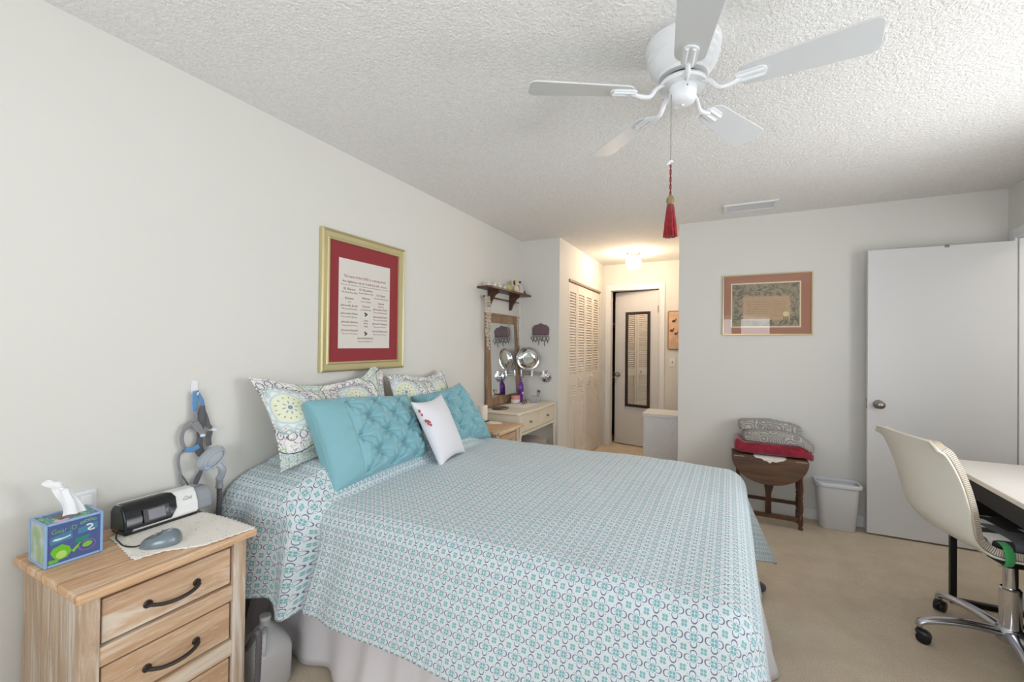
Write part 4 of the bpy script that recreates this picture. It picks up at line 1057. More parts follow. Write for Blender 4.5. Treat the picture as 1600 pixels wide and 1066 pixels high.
sh = thing('wall_shelf', 'small dark wood wall shelf with two brackets above the framed vanity mirror', 'shelf', (0, 3.62, 1.84))
bm = newbm(); prism(bm, [(0, 3.205), (.125, 3.195), (.150, 3.215), (.150, 4.025), (.125, 4.045), (0, 4.045)], 1.838, 1.856); obj('board', bm, darkwood, sh, bevel=.003)
for yb_ in (3.385, 3.815):
    pr = [(.005, 1.838), (.125, 1.838), (.120, 1.815), (.085, 1.795), (.045, 1.735), (.030, 1.690), (.005, 1.685)]
    obj('bracket', PR(pr, yb_, yb_+.018, plane='xz') if False else (lambda bm: (prism(bm, pr, yb_, yb_+.018, None, 'xz'), bm)[1])(newbm()), darkwood_z, sh, bevel=.002)
bm = newbm(); ring_tube(bm, [(.045, 3.25, 1.772), (.045, 3.95, 1.772)], .007, 10); obj('rail', bm, darkwood, sh, smooth=True)
bead_m = m_fabric('bead_pearl', (222, 212, 196), 200, .2, (186, 172, 150), 60, .4)
def necklace(label, pts, group, r=.0042, tie=None):
    bm = newbm(); P_ = smoothpts(pts, 6); acc = 0; last = P_[0]
    for p in P_:
        d = (p-last).length; acc += d; last = p
        if acc > r*1.9:
            acc = 0; bmesh.ops.create_icosphere(bm, subdivisions=1, radius=r*(.8+.4*random.random()), matrix=Matrix.Translation(p))
    ring_tube(bm, P_, .0012, 5)
    o = obj('necklace', bm, bead_m, smooth=True); tag(o, label, 'necklace', group); o['kind'] = 'thing'; del o['kind']; return o
for i in range(5):
    y_ = 3.268+.014*i; x_ = .056+.006*(i % 2); b_ = 1.42-.030*((i*3) % 5)+.05*(i > 3)
    necklace('pale bead necklace hanging from the left end of the shelf rail', [(x_, y_-.010, 1.778), (x_+.012, y_-.013, 1.65), (x_+.01, y_-.011, b_+.06), (x_+.01, y_, b_), (x_+.01, y_+.010, b_+.06), (x_+.012, y_+.012, 1.65), (x_, y_+.008, 1.778)], 'necklaces at the left end of the rail', .0070)
for i in range(3):
    y_ = 3.900+.016*i; b_ = 1.50-.08*i
    necklace('thin pale necklace hanging from the right end of the shelf rail', [(.05, y_-.010, 1.778), (.056, y_-.012, b_+.1), (.056, y_, b_), (.056, y_+.010, b_+.1), (.05, y_+.008, 1.778)], 'necklaces at the right end of the rail', .0032)
# trinkets on the shelf
def trinket(nm, label, cat, y, parts, x=.075, s=1.0):
    t = thing(nm, label, cat, (x, y, 1.856))
    for pn, mt, (dx, dy, dz), (sx, sy, sz), e_ in parts:
        bm = newbm(); superq(bm, (x+dx*s, y+dy*s, 1.8565+dz*s), (sx*s, sy*s, sz*s), e_, e_, 16, 12); obj(pn, bm, mt, t, smooth=True)
    return t
porc = newmat('porcelain', (224, 218, 208), .3); porc2 = newmat('clear_crystal', (214, 210, 206), .15); dkb = newmat('trinket_brown', (92, 58, 42), .6); yel = m_fabric('yellow_green', (206, 200, 120), 120, .4, (176, 180, 96), 60); plush = m_fabric('cream_plush', (224, 204, 160), 160, .6)
lil = newmat('lilac_white', (206, 198, 204), .4); blk = newmat('trinket_black', (40, 36, 36), .5)
trinket('figurine', 'small clear crystal figurine at the left end of the wall shelf', 'figurine', 3.27, [('body', porc2, (0, 0, .014), (.020, .022, .014), 1), ('head', porc2, (0, 0, .036), (.011, .011, .011), 1)], .08)
trinket('figurine', 'white porcelain bird figurine, second from the left on the wall shelf', 'figurine', 3.37, [('body', porc, (0, 0, .018), (.018, .026, .018), 1), ('head', porc, (0, .016, .040), (.012, .012, .012), 1), ('tail', porc, (0, -.028, .026), (.006, .014, .008), 1)], .08)
trinket('figurine', 'little white teacup figurine with dark trim on the wall shelf', 'figurine', 3.47, [('body', porc, (0, 0, .020), (.020, .022, .020), .7), ('trim', blk, (.014, 0, .006), (.010, .016, .006), 1), ('head', porc, (0, -.006, .048), (.013, .014, .013), 1)], .08)
trinket('figurine', 'tiny white figurine with a green face left of the yellow ornament', 'figurine', 3.57, [('body', porc, (0, 0, .022), (.018, .018, .022), 1), ('head', newmat('sage', (176, 186, 160), .5), (.004, 0, .050), (.013, .013, .012), 1), ('base', blk, (0, 0, .003), (.016, .020, .003), .5)], .08)
trinket('ornament', 'yellow-green shell shaped ornament in the middle of the wall shelf', 'ornament', 3.675, [('body', yel, (0, 0, .030), (.016, .040, .030), 1), ('lobe', yel, (0, -.026, .046), (.010, .016, .016), 1), ('lobe', yel, (0, .022, .050), (.010, .018, .014), 1)], .08, 1.05)
pu = trinket('plush_puppy', 'cream toy puppy with dark ears sitting on the wall shelf', 'toy', 3.800, [('body', plush, (0, 0, .036), (.026, .030, .036), 1), ('head', plush, (.006, 0, .088), (.024, .027, .024), 1), ('muzzle', porc, (.028, 0, .080), (.010, .012, .009), 1), ('nose', blk, (.038, 0, .084), (.003, .004, .003), 1), ('ear', dkb, (0, -.030, .090), (.010, .010, .022), 1), ('ear', dkb, (0, .030, .088), (.010, .009, .022), 1), ('paw', plush, (.024, -.014, .010), (.014, .010, .010), 1), ('paw', plush, (.024, .014, .010), (.014, .010, .010), 1), ('eye', blk, (.027, -.009, .094), (.003, .003, .003), 1), ('eye', blk, (.027, .009, .094), (.003, .003, .003), 1)], .085, 1.1)
bt = thing('porcelain_bottle', 'pale lilac bottle with a black stopper at the right on the wall shelf', 'bottle', (.08, 3.905, 1.856))
obj('body', L([(0, 0), (.030, 0), (.032, .02), (.031, .06), (.022, .088), (.012, .098), (.012, .112), (0, .112)], (.08, 3.905, 1.8565), 24), lil, bt, smooth=True)
obj('stopper', L([(0, 0), (.010, 0), (.012, .010), (.008, .020), (0, .022)], (.08, 3.905, 1.9675), 16), blk, bt, smooth=True)
trinket('figurine', 'low reddish brown figurine at the right end of the wall shelf', 'figurine', 3.985, [('body', newmat('terracotta', (150, 96, 80), .6), (0, 0, .012), (.018, .024, .012), 1), ('head', dkb, (.004, -.016, .028), (.010, .010, .010), 1), ('accent', porc, (.014, .006, .020), (.006, .008, .006), 1)], .10)

# key rack on alcove wall with trinkets
kr = thing('jewelry_rack', 'purple-brown arched wooden jewelry rack on the narrow alcove wall', 'rack', (.23, YB, 1.42))
bm = newbm(); prism(bm, [(.140, 1.445), (.322, 1.445), (.326, 1.52), (.300, 1.548), (.262, 1.556), (.232, 1.572), (.202, 1.556), (.164, 1.550), (.138, 1.522)], YB-.014, YB-.001, None, 'xz')
obj('plaque', bm, newmat('plum_wood', (112, 88, 94), .55), kr, bevel=.003)
for k in range(6):
    x_ = .150+.033*k; bm = newbm(); ring_tube(bm, smoothpts([(x_, YB-.014, 1.462), (x_, YB-.026, 1.452), (x_, YB-.030, 1.438), (x_, YB-.022, 1.432)], 4), .0022, 6); obj('peg', bm, nickel, kr, smooth=True)
sil = newmat('dark_silver', (110, 106, 104), .35, .8)
for k in range(6):
    x_ = .150+.033*k; r = .017+.007*((k*5) % 3)/2; ln = (.03, .012, .05, .02, .055, .025)[k]; zc = 1.434-r
    bm = newbm(); ring_tube(bm, [(x_+r*sin(a*pi/8), YB-.027+.003*sin(a), zc+r*cos(a*pi/8)) for a in range(16)], .0036, 6, closed=True)
    tz = zc-r-ln/2; ring_tube(bm, [(x_, YB-.026, zc-r), (x_+.004, YB-.026, tz), (x_, YB-.026, tz-ln/2)], [.0018, .005+.002*(k % 2), .002], 8)
    tag(obj('bracelet', bm, sil, smooth=True), 'dark silver bracelet hanging from the jewelry rack pegs', 'bracelet', 'bracelets on the jewelry rack')

# round magnifying mirror on a swing arm
mm = thing('magnifying_mirror', 'round chrome magnifying mirror on a swing arm fixed to the narrow alcove wall', 'mirror', (.20, YB, 1.10))
mc_ = Vector((.145, YB-.12, 1.205)); mn = Vector((.46, -.88, -.06)).normalized()
bm = newbm(); lathe(bm, [(0, -.010), (.070, -.010), (.108, -.006), (.119, 0), (.120, .006), (.113, .010), (.103, .008), (.101, .004), (0, .004)], mc_, 40, mn); obj('rim', bm, chrome, mm, auto=35)
obj('mirror_glass', L([(0, .0042), (.040, .0048), (.101, .0068), (.101, .0078), (.040, .0056), (0, .0048)], mc_, 40, mn), mirror_m, mm, smooth=True)
bm = newbm(); ring_tube(bm, [mc_+Vector((0, .012, -.108)), mc_+Vector((0, .02, -.155))], .007, 10)
lathe(bm, [(0, 0), (.012, 0), (.014, .012), (.012, .024), (0, .024)], mc_+Vector((0, .014, -.122)), 16); obj('stem', bm, chrome, mm, auto=40)
bm = newbm(); pz = mc_.z-.150
for dz in (-.012, .012): ring_tube(bm, [(.060, YB-.10, pz+dz), (.290, YB-.055, pz+dz)], .0065, 10)
for x_, y_ in ((.060, YB-.10), (.175, YB-.078), (.290, YB-.055)): ring_tube(bm, [(x_, y_, pz-.030), (x_, y_, pz+.030)], .011, 12)
ring_tube(bm, [(.290, YB-.055, pz), (.294, YB-.004, pz-.02)], .009, 10); obj('arm', bm, chrome, mm, auto=40)
obj('wall_plate', L([(0, 0), (.062, 0), (.062, .006), (.055, .014), (.030, .018), (.028, .028), (0, .030)], (.296, YB-.001, 1.022), 36, (0, -1, 0)), chrome, mm, auto=35)

# vanity
va = thing('vanity_table', 'cream vanity table with two small drawers standing in the alcove corner', 'vanity', (.2, 3.64, 0))
vt = .775; vy0, vy1 = 3.235, 4.075
bm = newbm(); prism(bm, [(.012, vy0-.010), (.400, vy0-.010), (.420, vy0+.010), (.432, 3.45), (.438, 3.64), (.432, 3.85), (.420, vy1-.005), (.400, vy1+.008), (.012, vy1+.008)], vt-.022, vt); obj('top', bm, cream, va, bevel=.006, segs=3)
for (x, y) in ((.385, vy0), (.385, vy1-.034), (.020, vy0), (.020, vy1-.034)):
    bm = newbm(); box(bm, x, x+.034, y, y+.034, .56, vt-.022)
    lathe(bm, [(.0155, .56), (.020, .55), (.020, .54), (.016, .53), (.014, .10), (.011, .05), (.014, .03), (.010, 0)][::-1], (x+.017, y+.017, 0), 16); obj('leg', bm, cream, va, auto=40)
bm = newbm(); box(bm, .054, .385, vy0+.006, vy0+.024, .575, vt-.022); box(bm, .054, .385, vy1-.026, vy1-.008, .575, vt-.022); box(bm, .022, .034, vy0+.034, vy1-.034, .575, vt-.022); box(bm, .395, .412, vy0+.034, vy1-.034, .575, .597); box(bm, .395, .412, 3.645, 3.662, .597, vt-.022)
obj('apron', bm, cream, va, bevel=.002)
for a, b_ in ((vy0+.038, 3.642), (3.665, vy1-.038)):
    dr = obj('drawer', B(.10, .408, a, b_, .600, .748), cream, va, bevel=.004)
    obj('drawer_knob', L([(.006, 0), (.005, .008), (.011, .012), (.012, .018), (.006, .023), (0, .024)], (.408, (a+b_)/2, .672), 16, (1, 0, 0)), nickel, dr, smooth=True)
# stool under the vanity
stl = thing('vanity_stool', 'round stool with taupe cushion and cream legs tucked under the vanity', 'stool', (.30, 3.66, 0))
bm = newbm(); lathe(bm, [(0, .400), (.150, .400), (.168, .412), (.172, .435), (.166, .460), (.140, .474), (0, .482)], (.30, 3.66, 0), 36); obj('seat', bm, m_fabric('taupe_velvet', (150, 136, 132), 200, .3), stl, smooth=True)
obj('seat_band', L([(0, .372), (.160, .372), (.162, .402), (0, .402)], (.30, 3.66, 0), 36), cream, stl, auto=30)
for k in range(4):
    a = radians(45+90*k); bm = newbm(); ring_tube(bm, [(.30+.125*cos(a), 3.66+.125*sin(a), .385), (.30+.150*cos(a), 3.66+.150*sin(a), 0)], [.017, .011], 12); obj('leg', bm, cream, stl, auto=40)
# things on the vanity
zt = vt+.0008
bm = newbm(); prism(bm, rrect(.10, .33, 3.50, 3.83, .02), zt, zt+.003); tag(obj('vanity_cloth', bm, m_fabric('cloth_pale', (232, 222, 214), 200, .3), bevel=.001), 'pale cloth mat lying flat on the vanity top', 'cloth')
bm = newbm(); lathe(bm, [(0, 0), (.090, 0), (.092, .005), (.086, .010), (0, .012)], (.155, 3.375, zt), 32, sx=.75, sy=1.1); tag(obj('hand_mirror', bm, newmat('bronze_oval', (92, 78, 66), .35, .4), auto=40), 'dark oval hand mirror lying face down at the near edge of the vanity', 'mirror')
cj = thing('candle_jar', 'pink candle jar with dark lid on the vanity in front of the mirror', 'candle', (.125, 3.74, zt))
obj('jar', L([(0, 0), (.042, 0), (.044, .006), (.044, .082), (0, .082)], (.125, 3.74, zt), 28), newmat('pink_glass', (214, 150, 136), .15), cj, auto=40)
obj('lid', L([(0, 0), (.045, 0), (.045, .012), (0, .014)], (.125, 3.74, zt+.082), 28), newmat('lid_brown', (82, 60, 56), .35), cj, auto=40)
obj('label', L([(.0445, 0), (.0447, 0), (.0447, .034), (.0445, .034)], (.125, 3.74, zt+.008), 28), newmat('label_cream', (230, 218, 208), .6), cj)
pb = thing('purple_bottle', 'tall purple lotion bottle standing on the vanity', 'bottle', (.135, 3.835, zt))
pur = newmat('purple_plastic', (102, 44, 140), .25)
bm = newbm(); lathe(bm, [(0, 0), (.026, 0), (.028, .01), (.028, .05), (.034, .085), (.038, .13), (.036, .17), (.024, .198), (.012, .206), (.012, .216), (0, .216)], (.135, 3.835, zt), 28, sx=.7); obj('body', bm, pur, pb, smooth=True)
obj('pump', (lambda bm: (lathe(bm, [(0, 0), (.013, 0), (.013, .014), (.005, .016), (.005, .036), (0, .036)], (.135, 3.835, zt+.2165), 14), box(bm, .129, .166, 3.831, 3.839, zt+.246, zt+.254), bm)[2])(newbm()), pur, pb)
obj('label', (lambda bm: (lathe(bm, [(0, 0), (.014, 0), (.012, .002), (0, .003)], (.161, 3.828, zt+.095), 16, (1, -.15, 0)), bm)[1])(newbm()), newmat('label_lilac', (216, 206, 226), .5), pb)
gb_ = thing('eyeglasses', 'pair of dark rimmed eyeglasses resting on the pale cloth mat on the vanity', 'glasses', (.22, 3.72, zt))
bm = newbm()
for yy in (3.680, 3.735): ring_tube(bm, [(.235+.003*cos(a), yy+.022*sin(a*pi/8), zt+.028+.019*cos(a*pi/8)) for a in range(16)], .0032, 6, closed=True)
ring_tube(bm, [(.235, 3.702, zt+.032), (.235, 3.713, zt+.032)], .002, 6)
for yy in (3.656, 3.759): ring_tube(bm, smoothpts([(.235, yy, zt+.030), (.21, yy, zt+.028), (.178, yy, zt+.012)], 4), .0022, 6)
obj('frame', bm, newmat('tortoise', (58, 48, 46), .3), gb_, smooth=True)
bx_ = obj('trinket_box', B(.045, .105, 3.885, 3.955, zt, zt+.052), m_wood('tan_box', (186, 152, 112), (160, 124, 88), (200, 170, 132), 'y', None, .5, False), bevel=.006); tag(bx_, 'small tan wooden box behind the purple bottle on the vanity', 'box')
gc = thing('brush_holder', 'clear square glass holder with makeup brushes at the far end of the vanity', 'holder', (.27, 3.90, zt))
bm = newbm(); box(bm, .235, .305, 3.865, 3.935, zt, zt+.005)
for a in ((.235, .238, 3.865, 3.935), (.302, .305, 3.865, 3.935), (.238, .302, 3.865, 3.868), (.238, .302, 3.932, 3.935)): box(bm, *a, zt+.005, zt+.065)
obj('glass_cube', bm, newmat('pale_glass', (226, 230, 232), .08, 0, **{'Transmission Weight': .6, 'IOR': 1.2}), gc)
for i, (dx, dy, c_) in enumerate(((.02, .03, (70, 60, 58)), (-.01, .04, (190, 190, 190)), (.03, -.01, (96, 80, 66)))):
    bm = newbm(); ring_tube(bm, [(.265+.01*i, 3.895, zt+.008), (.265+.01*i+dx, 3.895+dy, zt+.105)], .003, 8); lathe(bm, [(.004, 0), (.008, .015), (.003, .026), (0, .026)], (.265+.01*i+dx, 3.895+dy, zt+.100), 10)
    tag(obj('makeup_brush', bm, newmat('brush_%d' % i, c_, .5), smooth=True), ['dark handled', 'pale grey', 'brown'][i]+' makeup brush standing in the glass holder on the vanity', 'brush')
# on the far nightstand
z2_ = .7008
lace('doily', [(.24+.075*cos(k*pi/9), 3.10+.062*sin(k*pi/9)) for k in range(18)], z2_-.0004, 'round cream crochet doily on the far nightstand', 'doily', wob=.003)
cn = thing('pillar_candle', 'thick white pillar candle on a dark dish on the far nightstand', 'candle', (.135, 3.105, z2_))
obj('dish', L([(0, 0), (.052, 0), (.056, .010), (.050, .012), (0, .012)], (.135, 3.105, z2_), 28), newmat('dish_dark', (74, 80, 74), .4), cn, auto=40)
obj('candle', L([(0, .0), (.038, .0), (.040, .004), (.040, .118), (.036, .124), (.014, .120), (0, .119)], (.135, 3.105, z2_+.0125), 28), newmat('wax', (236, 228, 216), .5), cn, auto=50)

bm = newbm(); superq(bm, (2.056, 2.74, .030), (.105, .045, .030), .75, .85, 28, 14)
tag(obj('slipper', bm, m_fabric('slate_felt', (74, 78, 92), 200, .4), smooth=True), 'dark slate slipper poking out from under the foot of the bed', 'slipper')

# ------------------------------------------------------------------ hamper
hm = thing('laundry_hamper', 'white wicker hamper with chevron weave standing at the hall corner', 'hamper', (1.37, 4.66, 0))
m = newmat('white_wicker', (222, 222, 226), .5); nt, b = start(m); co = coords('Object'); x, y, z = sep(co)
xx = sabs(sfr((x+y)*(1/.19))-.5)*.19; wv = sfr((z-xx*1.0)*(1/.030)); hgt = S.m('SINE', wv*3.14159)
setc(b, mix(rng(hgt, .1, .5), (208, 208, 214), (230, 230, 234))); bump(b, hgt, .45, .006)
obj('basket', PR(rrect(1.195, 1.535, 4.50, 4.84, .02), .012, .630), m, hm)
obj('lid', PR(rrect(1.185, 1.545, 4.49, 4.85, .022), .632, .668), newmat('lid_white', (222, 222, 220), .45), hm, bevel=.006)
bm = newbm()
for (x, y) in ((1.2, 4.505), (1.5, 4.505), (1.2, 4.805), (1.5, 4.805)): box(bm, x, x+.03, y, y+.03, 0, .014)
obj('feet', bm, newmat('lid_white', (222, 222, 220), .45), hm)

# ------------------------------------------------------------------ drop-leaf table with blankets
TXc, TYf = 2.245, 3.79
tl = thing('drop_leaf_table', 'small dark oval drop-leaf table with turned legs against the back wall', 'table', (TXc, 3.90, 0))
obj('tabletop', PR(rrect(TXc-.25, TXc+.25, TYf, TYf+.19, .008), .500, .516), darkwood, tl, bevel=.003)
leaf = [(TXc-.252, .508)]+[(TXc-.252*cos(pi*k/24), .503-.195*sin(pi*k/24)) for k in range(25)]+[(TXc+.252, .508)]
bm = newbm(); prism(bm, leaf, TYf-.020, TYf-.006, None, 'xz'); obj('drop_leaf', bm, leafwood, tl, bevel=.003)
leaf2 = [(u, v_) for u, v_ in leaf]; bm = newbm(); prism(bm, leaf2, TYf+.197, TYf+.210, None, 'xz'); obj('drop_leaf', bm, leafwood, tl, bevel=.003)
bm = newbm()
for x_ in (TXc-.235, TXc+.17): box(bm, x_, x_+.07, TYf-.021, TYf-.004, .504, .5075)
obj('hinge_strip', bm, newmat('pale_edge', (206, 184, 164), .5), tl)
legp = [(0, 0), (.015, 0), (.017, .008), (.012, .018), (.010, .026), (.016, .034), (.016, .10), (.010, .108), (.015, .125), (.018, .15), (.015, .19), (.011, .225), (.016, .232), (.016, .240), (.011, .247), (.016, .27), (.018, .30), (.014, .345), (.010, .375), (.016, .385), (.016, .50), (0, .50)]
for (x_, y_) in ((TXc+.205, TYf+.022), (TXc-.205, TYf+.022), (TXc+.205, TYf+.168), (TXc-.205, TYf+.168)):
    obj('leg', L(legp, (x_, y_, 0), 16), darkwood_z, tl, auto=45)
bm = newbm(); box(bm, TXc-.19, TXc+.19, TYf+.012, TYf+.032, .055, .085); box(bm, TXc-.215, TXc-.195, TYf+.03, TYf+.16, .055, .085); box(bm, TXc+.195, TXc+.215, TYf+.03, TYf+.16, .055, .085); box(bm, TXc-.19, TXc+.19, TYf+.158, TYf+.178, .135, .160)
obj('stretchers', bm, darkwood, tl, bevel=.002)
bm = newbm(); prism(bm, [(TXc-.050, .500), (TXc-.040, .36), (TXc-.018, .23), (TXc-.020, .075), (TXc+.022, .075), (TXc+.020, .23), (TXc+.038, .30), (TXc+.056, .40), (TXc+.060, .500)], TYf+.045, TYf+.063, None, 'xz'); obj('gate_bracket', bm, darkwood_z, tl, bevel=.003)
bm = newbm(); box(bm, TXc-.19, TXc+.19, TYf+.02, TYf+.035, .44, .50); box(bm, TXc-.19, TXc+.19, TYf+.155, TYf+.17, .44, .50); obj('apron', bm, darkwood, tl)
# lace mat hanging over the front edge
bm = newbm(); pts = [(TXc-.10, .516), (TXc-.085, .506), (TXc-.05, .504), (TXc-.035, .492), (TXc-.012, .488), (TXc+.004, .474), (TXc+.022, .490), (TXc+.045, .486), (TXc+.07, .496), (TXc+.09, .502), (TXc+.11, .516)]
prism(bm, pts, TYf-.0235, TYf-.0215, None, 'xz'); prism(bm, [(TXc-.10, TYf-.0235), (TXc+.11, TYf-.0235), (TXc+.11, TYf+.14), (TXc-.10, TYf+.14)], .5165, .5180)
tag(obj('lace_mat', bm, lacem), 'white lace mat peeking out below the red throw on the drop-leaf table', 'mat')
def fold(u0, u1, y0, y1, zb, layers, mat, nm, label, cat, seed, th=.02, nz=.012, over=0):
    root = None; bm = newbm()
    def fn_(k):
        def f(u, v):
            # superellipse section swept along x, with noise
            x = u0+(u1-u0)*u+.012*noise.noise(Vector((v*3, k*7+seed, 0)))
            a = 2*pi*v; cy_, cz_ = cos(a), sin(a); e_ = .45
            yy = (y0+y1)/2+(y1-y0)/2*(abs(cy_)**e_)*(1 if cy_ > 0 else -1)+.012*noise.noise(Vector((x*9, k*3+seed, 5)))
            endf = min(1, (min(u, 1-u)/.06)**.5) if min(u, 1-u) < .06 else 1
            zz = zb+layers[k][0]+layers[k][1]*(abs(cz_)**e_)*(1 if cz_ > 0 else -1)*(.55+.45*endf)
            zz += .5*nz*noise.noise(Vector((x*8, yy*8, seed+k)))*(1 if True else 0)+.006*noise.noise(Vector((x*22, yy*22, seed)))
            zz += layers[k][2](x)
            return Vector((x, yy, zz))
        return f
    for k in range(len(layers)):
        b2 = gridmesh(fn_(k), 70, 48); bmesh.ops.remove_doubles(b2, verts=b2.verts, dist=.0001)
        me = bpy.data.meshes.new('tmp'); b2.to_mesh(me); b2.free(); bm.from_mesh(me); bpy.data.meshes.remove(me)
    bmesh.ops.holes_fill(bm, edges=bm.edges)
    o = obj(nm, bm, mat, smooth=True); tag(o, label, cat); return o
red_m = m_fabric('red_plush', (158, 22, 52), 150, 1, (122, 12, 38), 26); red_m.node_tree.nodes['Principled BSDF'].inputs['Sheen Weight'].default_value = .5
def lump(name, parts, mat, label=None, parent=None):
    bm = newbm()
    for (cx_, cy_, cz_, sx, sy, sz, sd, warp) in parts:
        b2 = newbm(); superq(b2, (0, 0, 0), (sx, sy, sz), .35, .28, 84, 36)
        for v_ in b2.verts:
            p = v_.co; q = Vector((p.x+cx_, p.y+cy_, p.z+cz_))
            q += Vector((.010*noise.noise(q*9+Vector((sd, 0, 0))), .012*noise.noise(q*8+Vector((0, sd, 0))), .014*noise.noise(q*7+Vector((0, 0, sd)))*min(1, (p.z/sz+1.05))))
            q.z += warp(q.x, p.z/sz); v_.co = q
        me = bpy.data.meshes.new('tmp'); b2.to_mesh(me); b2.free(); bm.from_mesh(me); bpy.data.meshes.remove(me)
    o = obj(name, bm, mat, parent, smooth=True)
    if label: tag(o, label, 'blanket')
    return o
end = lambda x, z: -.055*smooth(2.45, 2.55, x)*(1 if z > -1 else 0)
lump('red_throw', [(2.27, 3.925, .560, .262, .135, .034, 3, lambda x, z: .040*exp(-((x-2.03)/.03)**2)*(z+1)/2-.035*smooth(2.46, 2.55, x)), (2.262, 3.915, .592, .248, .125, .022, 5, lambda x, z: .030*exp(-((x-2.035)/.03)**2)-.030*smooth(2.46, 2.55, x))], red_m, 'folded crimson plush throw on the drop-leaf table below the grey blanket')
m = newmat('grey_sculpted_plush', (170, 166, 160), .9); nt, b = start(m); co = coords('Object'); x, y, z = sep(co)
vv = tvor(co, 13); rr = ssin(vv*34.0); n_ = tnoise(co, 140, 2, .7)
setc(b, mix(rng(rr, -.2, .8), (150, 146, 142), (192, 187, 181))); bump(b, rr*.4+n_*.7, .7, .008)
gb1 = lump('grey_blanket', [(2.305, 3.925, .653, .235, .140, .042, 9, lambda x, z: .020*sin(x*9)*(z+1)/2-.050*smooth(2.42, 2.55, x))], m, 'grey sculpted plush blanket folded on top of the crimson throw')
lump('upper_fold', [(2.255, 3.975, .722, .215, .095, .038, 12, lambda x, z: .010*sin(x*12)-.020*smooth(2.40, 2.48, x))], m, None, gb1)

# wastebasket
wb = thing('wastebasket', 'white plastic wastebasket standing on the carpet beside the open door', 'bin', (2.70, 3.985, 0))
def binwall(levels):
    bm = newbm(); rings = []
    for hx_, hy_, z in levels:
        rr = [bm.verts.new((2.697+u, 3.992+v_, z)) for u, v_ in rrect(-hx_, hx_, -hy_, hy_, min(hx_, hy_)*.55, 6)]; rings.append(rr)
    n = len(rings[0])
    for A, C in zip(rings, rings[1:]):
        for k in range(n): bm.faces.new((A[k], A[(k+1) % n], C[(k+1) % n], C[k]))
    bm.faces.new(rings[0][::-1]); bm.faces.new(rings[-1]); return bm
obj('body', binwall([(.104, .062, 0), (.108, .066, .004), (.128, .080, .300), (.132, .084, .320), (.132, .084, .3205), (.126, .078, .3205), (.118, .074, .28), (.100, .058, .006)]), newmat('bin_plastic', (216, 218, 222), .4), wb, smooth=True, auto=None)
bm = newbm(); ring_tube(bm, [(2.697+u, 3.992+v_, .332) for u, v_ in rrect(-.140, .140, -.090, .090, .05, 6)], .012, 10, closed=True, sec=(1.4, .5, (0, 0, 1))); obj('rim', bm, newmat('bin_plastic', (216, 218, 222), .4), wb, smooth=True)

# ------------------------------------------------------------------ desk
dk_ = thing('desk', 'white topped desk on black square metal frame at the right edge', 'desk', (3.3, 2.4, 0))
dx0, dx1, dy0, dy1, dz = 2.985, 3.630, 1.55, 3.150, .758
obj('desktop', B(dx0, dx1, dy0, dy1, dz-.022, dz), m_paint('desk_white', (218, 212, 204), .35, .02), dk_, bevel=.003)
for yy in (dy1-.030, dy0+.015):
    bm = newbm(); t_ = .026
    box(bm, dx0+.045, dx0+.045+t_, yy-t_/2, yy+t_/2, 0, dz-.023); box(bm, dx1-.045-t_, dx1-.045, yy-t_/2, yy+t_/2, 0, dz-.023); box(bm, dx0+.045+t_, dx1-.045-t_, yy-t_/2, yy+t_/2, 0, t_); box(bm, dx0+.045+t_, dx1-.045-t_, yy-t_/2, yy+t_/2, dz-.023-t_, dz-.023)
    obj('leg_frame', bm, blackm, dk_, bevel=.002)
obj('back_panel', B(dx1-.065, dx1-.050, dy0+.03, dy1-.045, .10, dz-.023), black_pl, dk_)
obj('end_panel', B(dx0+.075, dx1-.075, dy1-.036, dy1-.026, .40, dz-.050), black_pl, dk_)
obj('under_desk_box', B(dx0+.03, dx1-.08, dy0+.10, dy1-.10, .640, dz-.026), newmat('under_desk_black', (30, 31, 33), .5), dk_, bevel=.003)  # dark box filling the space under the desktop

# ------------------------------------------------------------------ office chair
cr = thing('office_chair', 'cream plastic shell office chair with ribbed liner and chrome five-star base at the desk', 'chair', (3.08, 2.683, 0), radians(12))
shell_m = newmat('shell_cream', (222, 216, 204), .38); liner_m = newmat('liner_beige', (206, 192, 168), .6); nt, b = start(liner_m)
x, y, z = sep(coords('UV')); st = sfr(x*(1/.0075)); setc(b, mix((st < .45)*(y < .92), (210, 196, 172), (126, 120, 122))); 
cen_pts = [(-.425, .965), (-.405, .88), (-.382, .78), (-.362, .69), (-.335, .61), (-.275, .545), (-.200, .500), (-.122, .466), (0, .455), (.14, .456), (.235, .450)]
rim_pts = [(-.400, .957), (-.350, .88), (-.308, .79), (-.278, .69), (-.266, .63), (-.251, .560), (-.215, .518), (-.160, .500), (0, .492), (.14, .492), (.235, .470)]
CPR = smoothpts([(a, 0, c_) for a, c_ in cen_pts], 6); RPR = smoothpts([(a, 0, c_) for a, c_ in rim_pts], 6); NS = len(CPR)-1
def shell_fn(off, wsc=1, trim=0, curl=1.0):
    def f(u, v):
        i = u*(1-trim)*NS+trim*.5*NS; k = min(int(i), NS-1); fr = i-k; pc_ = CPR[k].lerp(CPR[k+1], fr); pr_ = RPR[k].lerp(RPR[k+1], fr)
        uu = k/NS+fr/NS; a = 2*v-1; wgt = abs(a)**2.2*curl
        t = (CPR[min(k+1, NS)]-CPR[max(k-1, 0)]).lerp(RPR[min(k+1, NS)]-RPR[max(k-1, 0)], wgt).normalized(); n = Vector((-t.z, 0, t.x))
        hw = (.205+.022*exp(-((uu-.05)/.25)**2)-.006*exp(-((uu-.55)/.15)**2)+.02*smooth(.6, .8, uu))*wsc
        q = pc_.lerp(pr_, wgt)+n*off; q.z -= .030*smooth(.86, 1, abs(a))*smooth(.08, 0, uu); q.y = hw*a
        return q
    return f
NU, NV = 90, 28
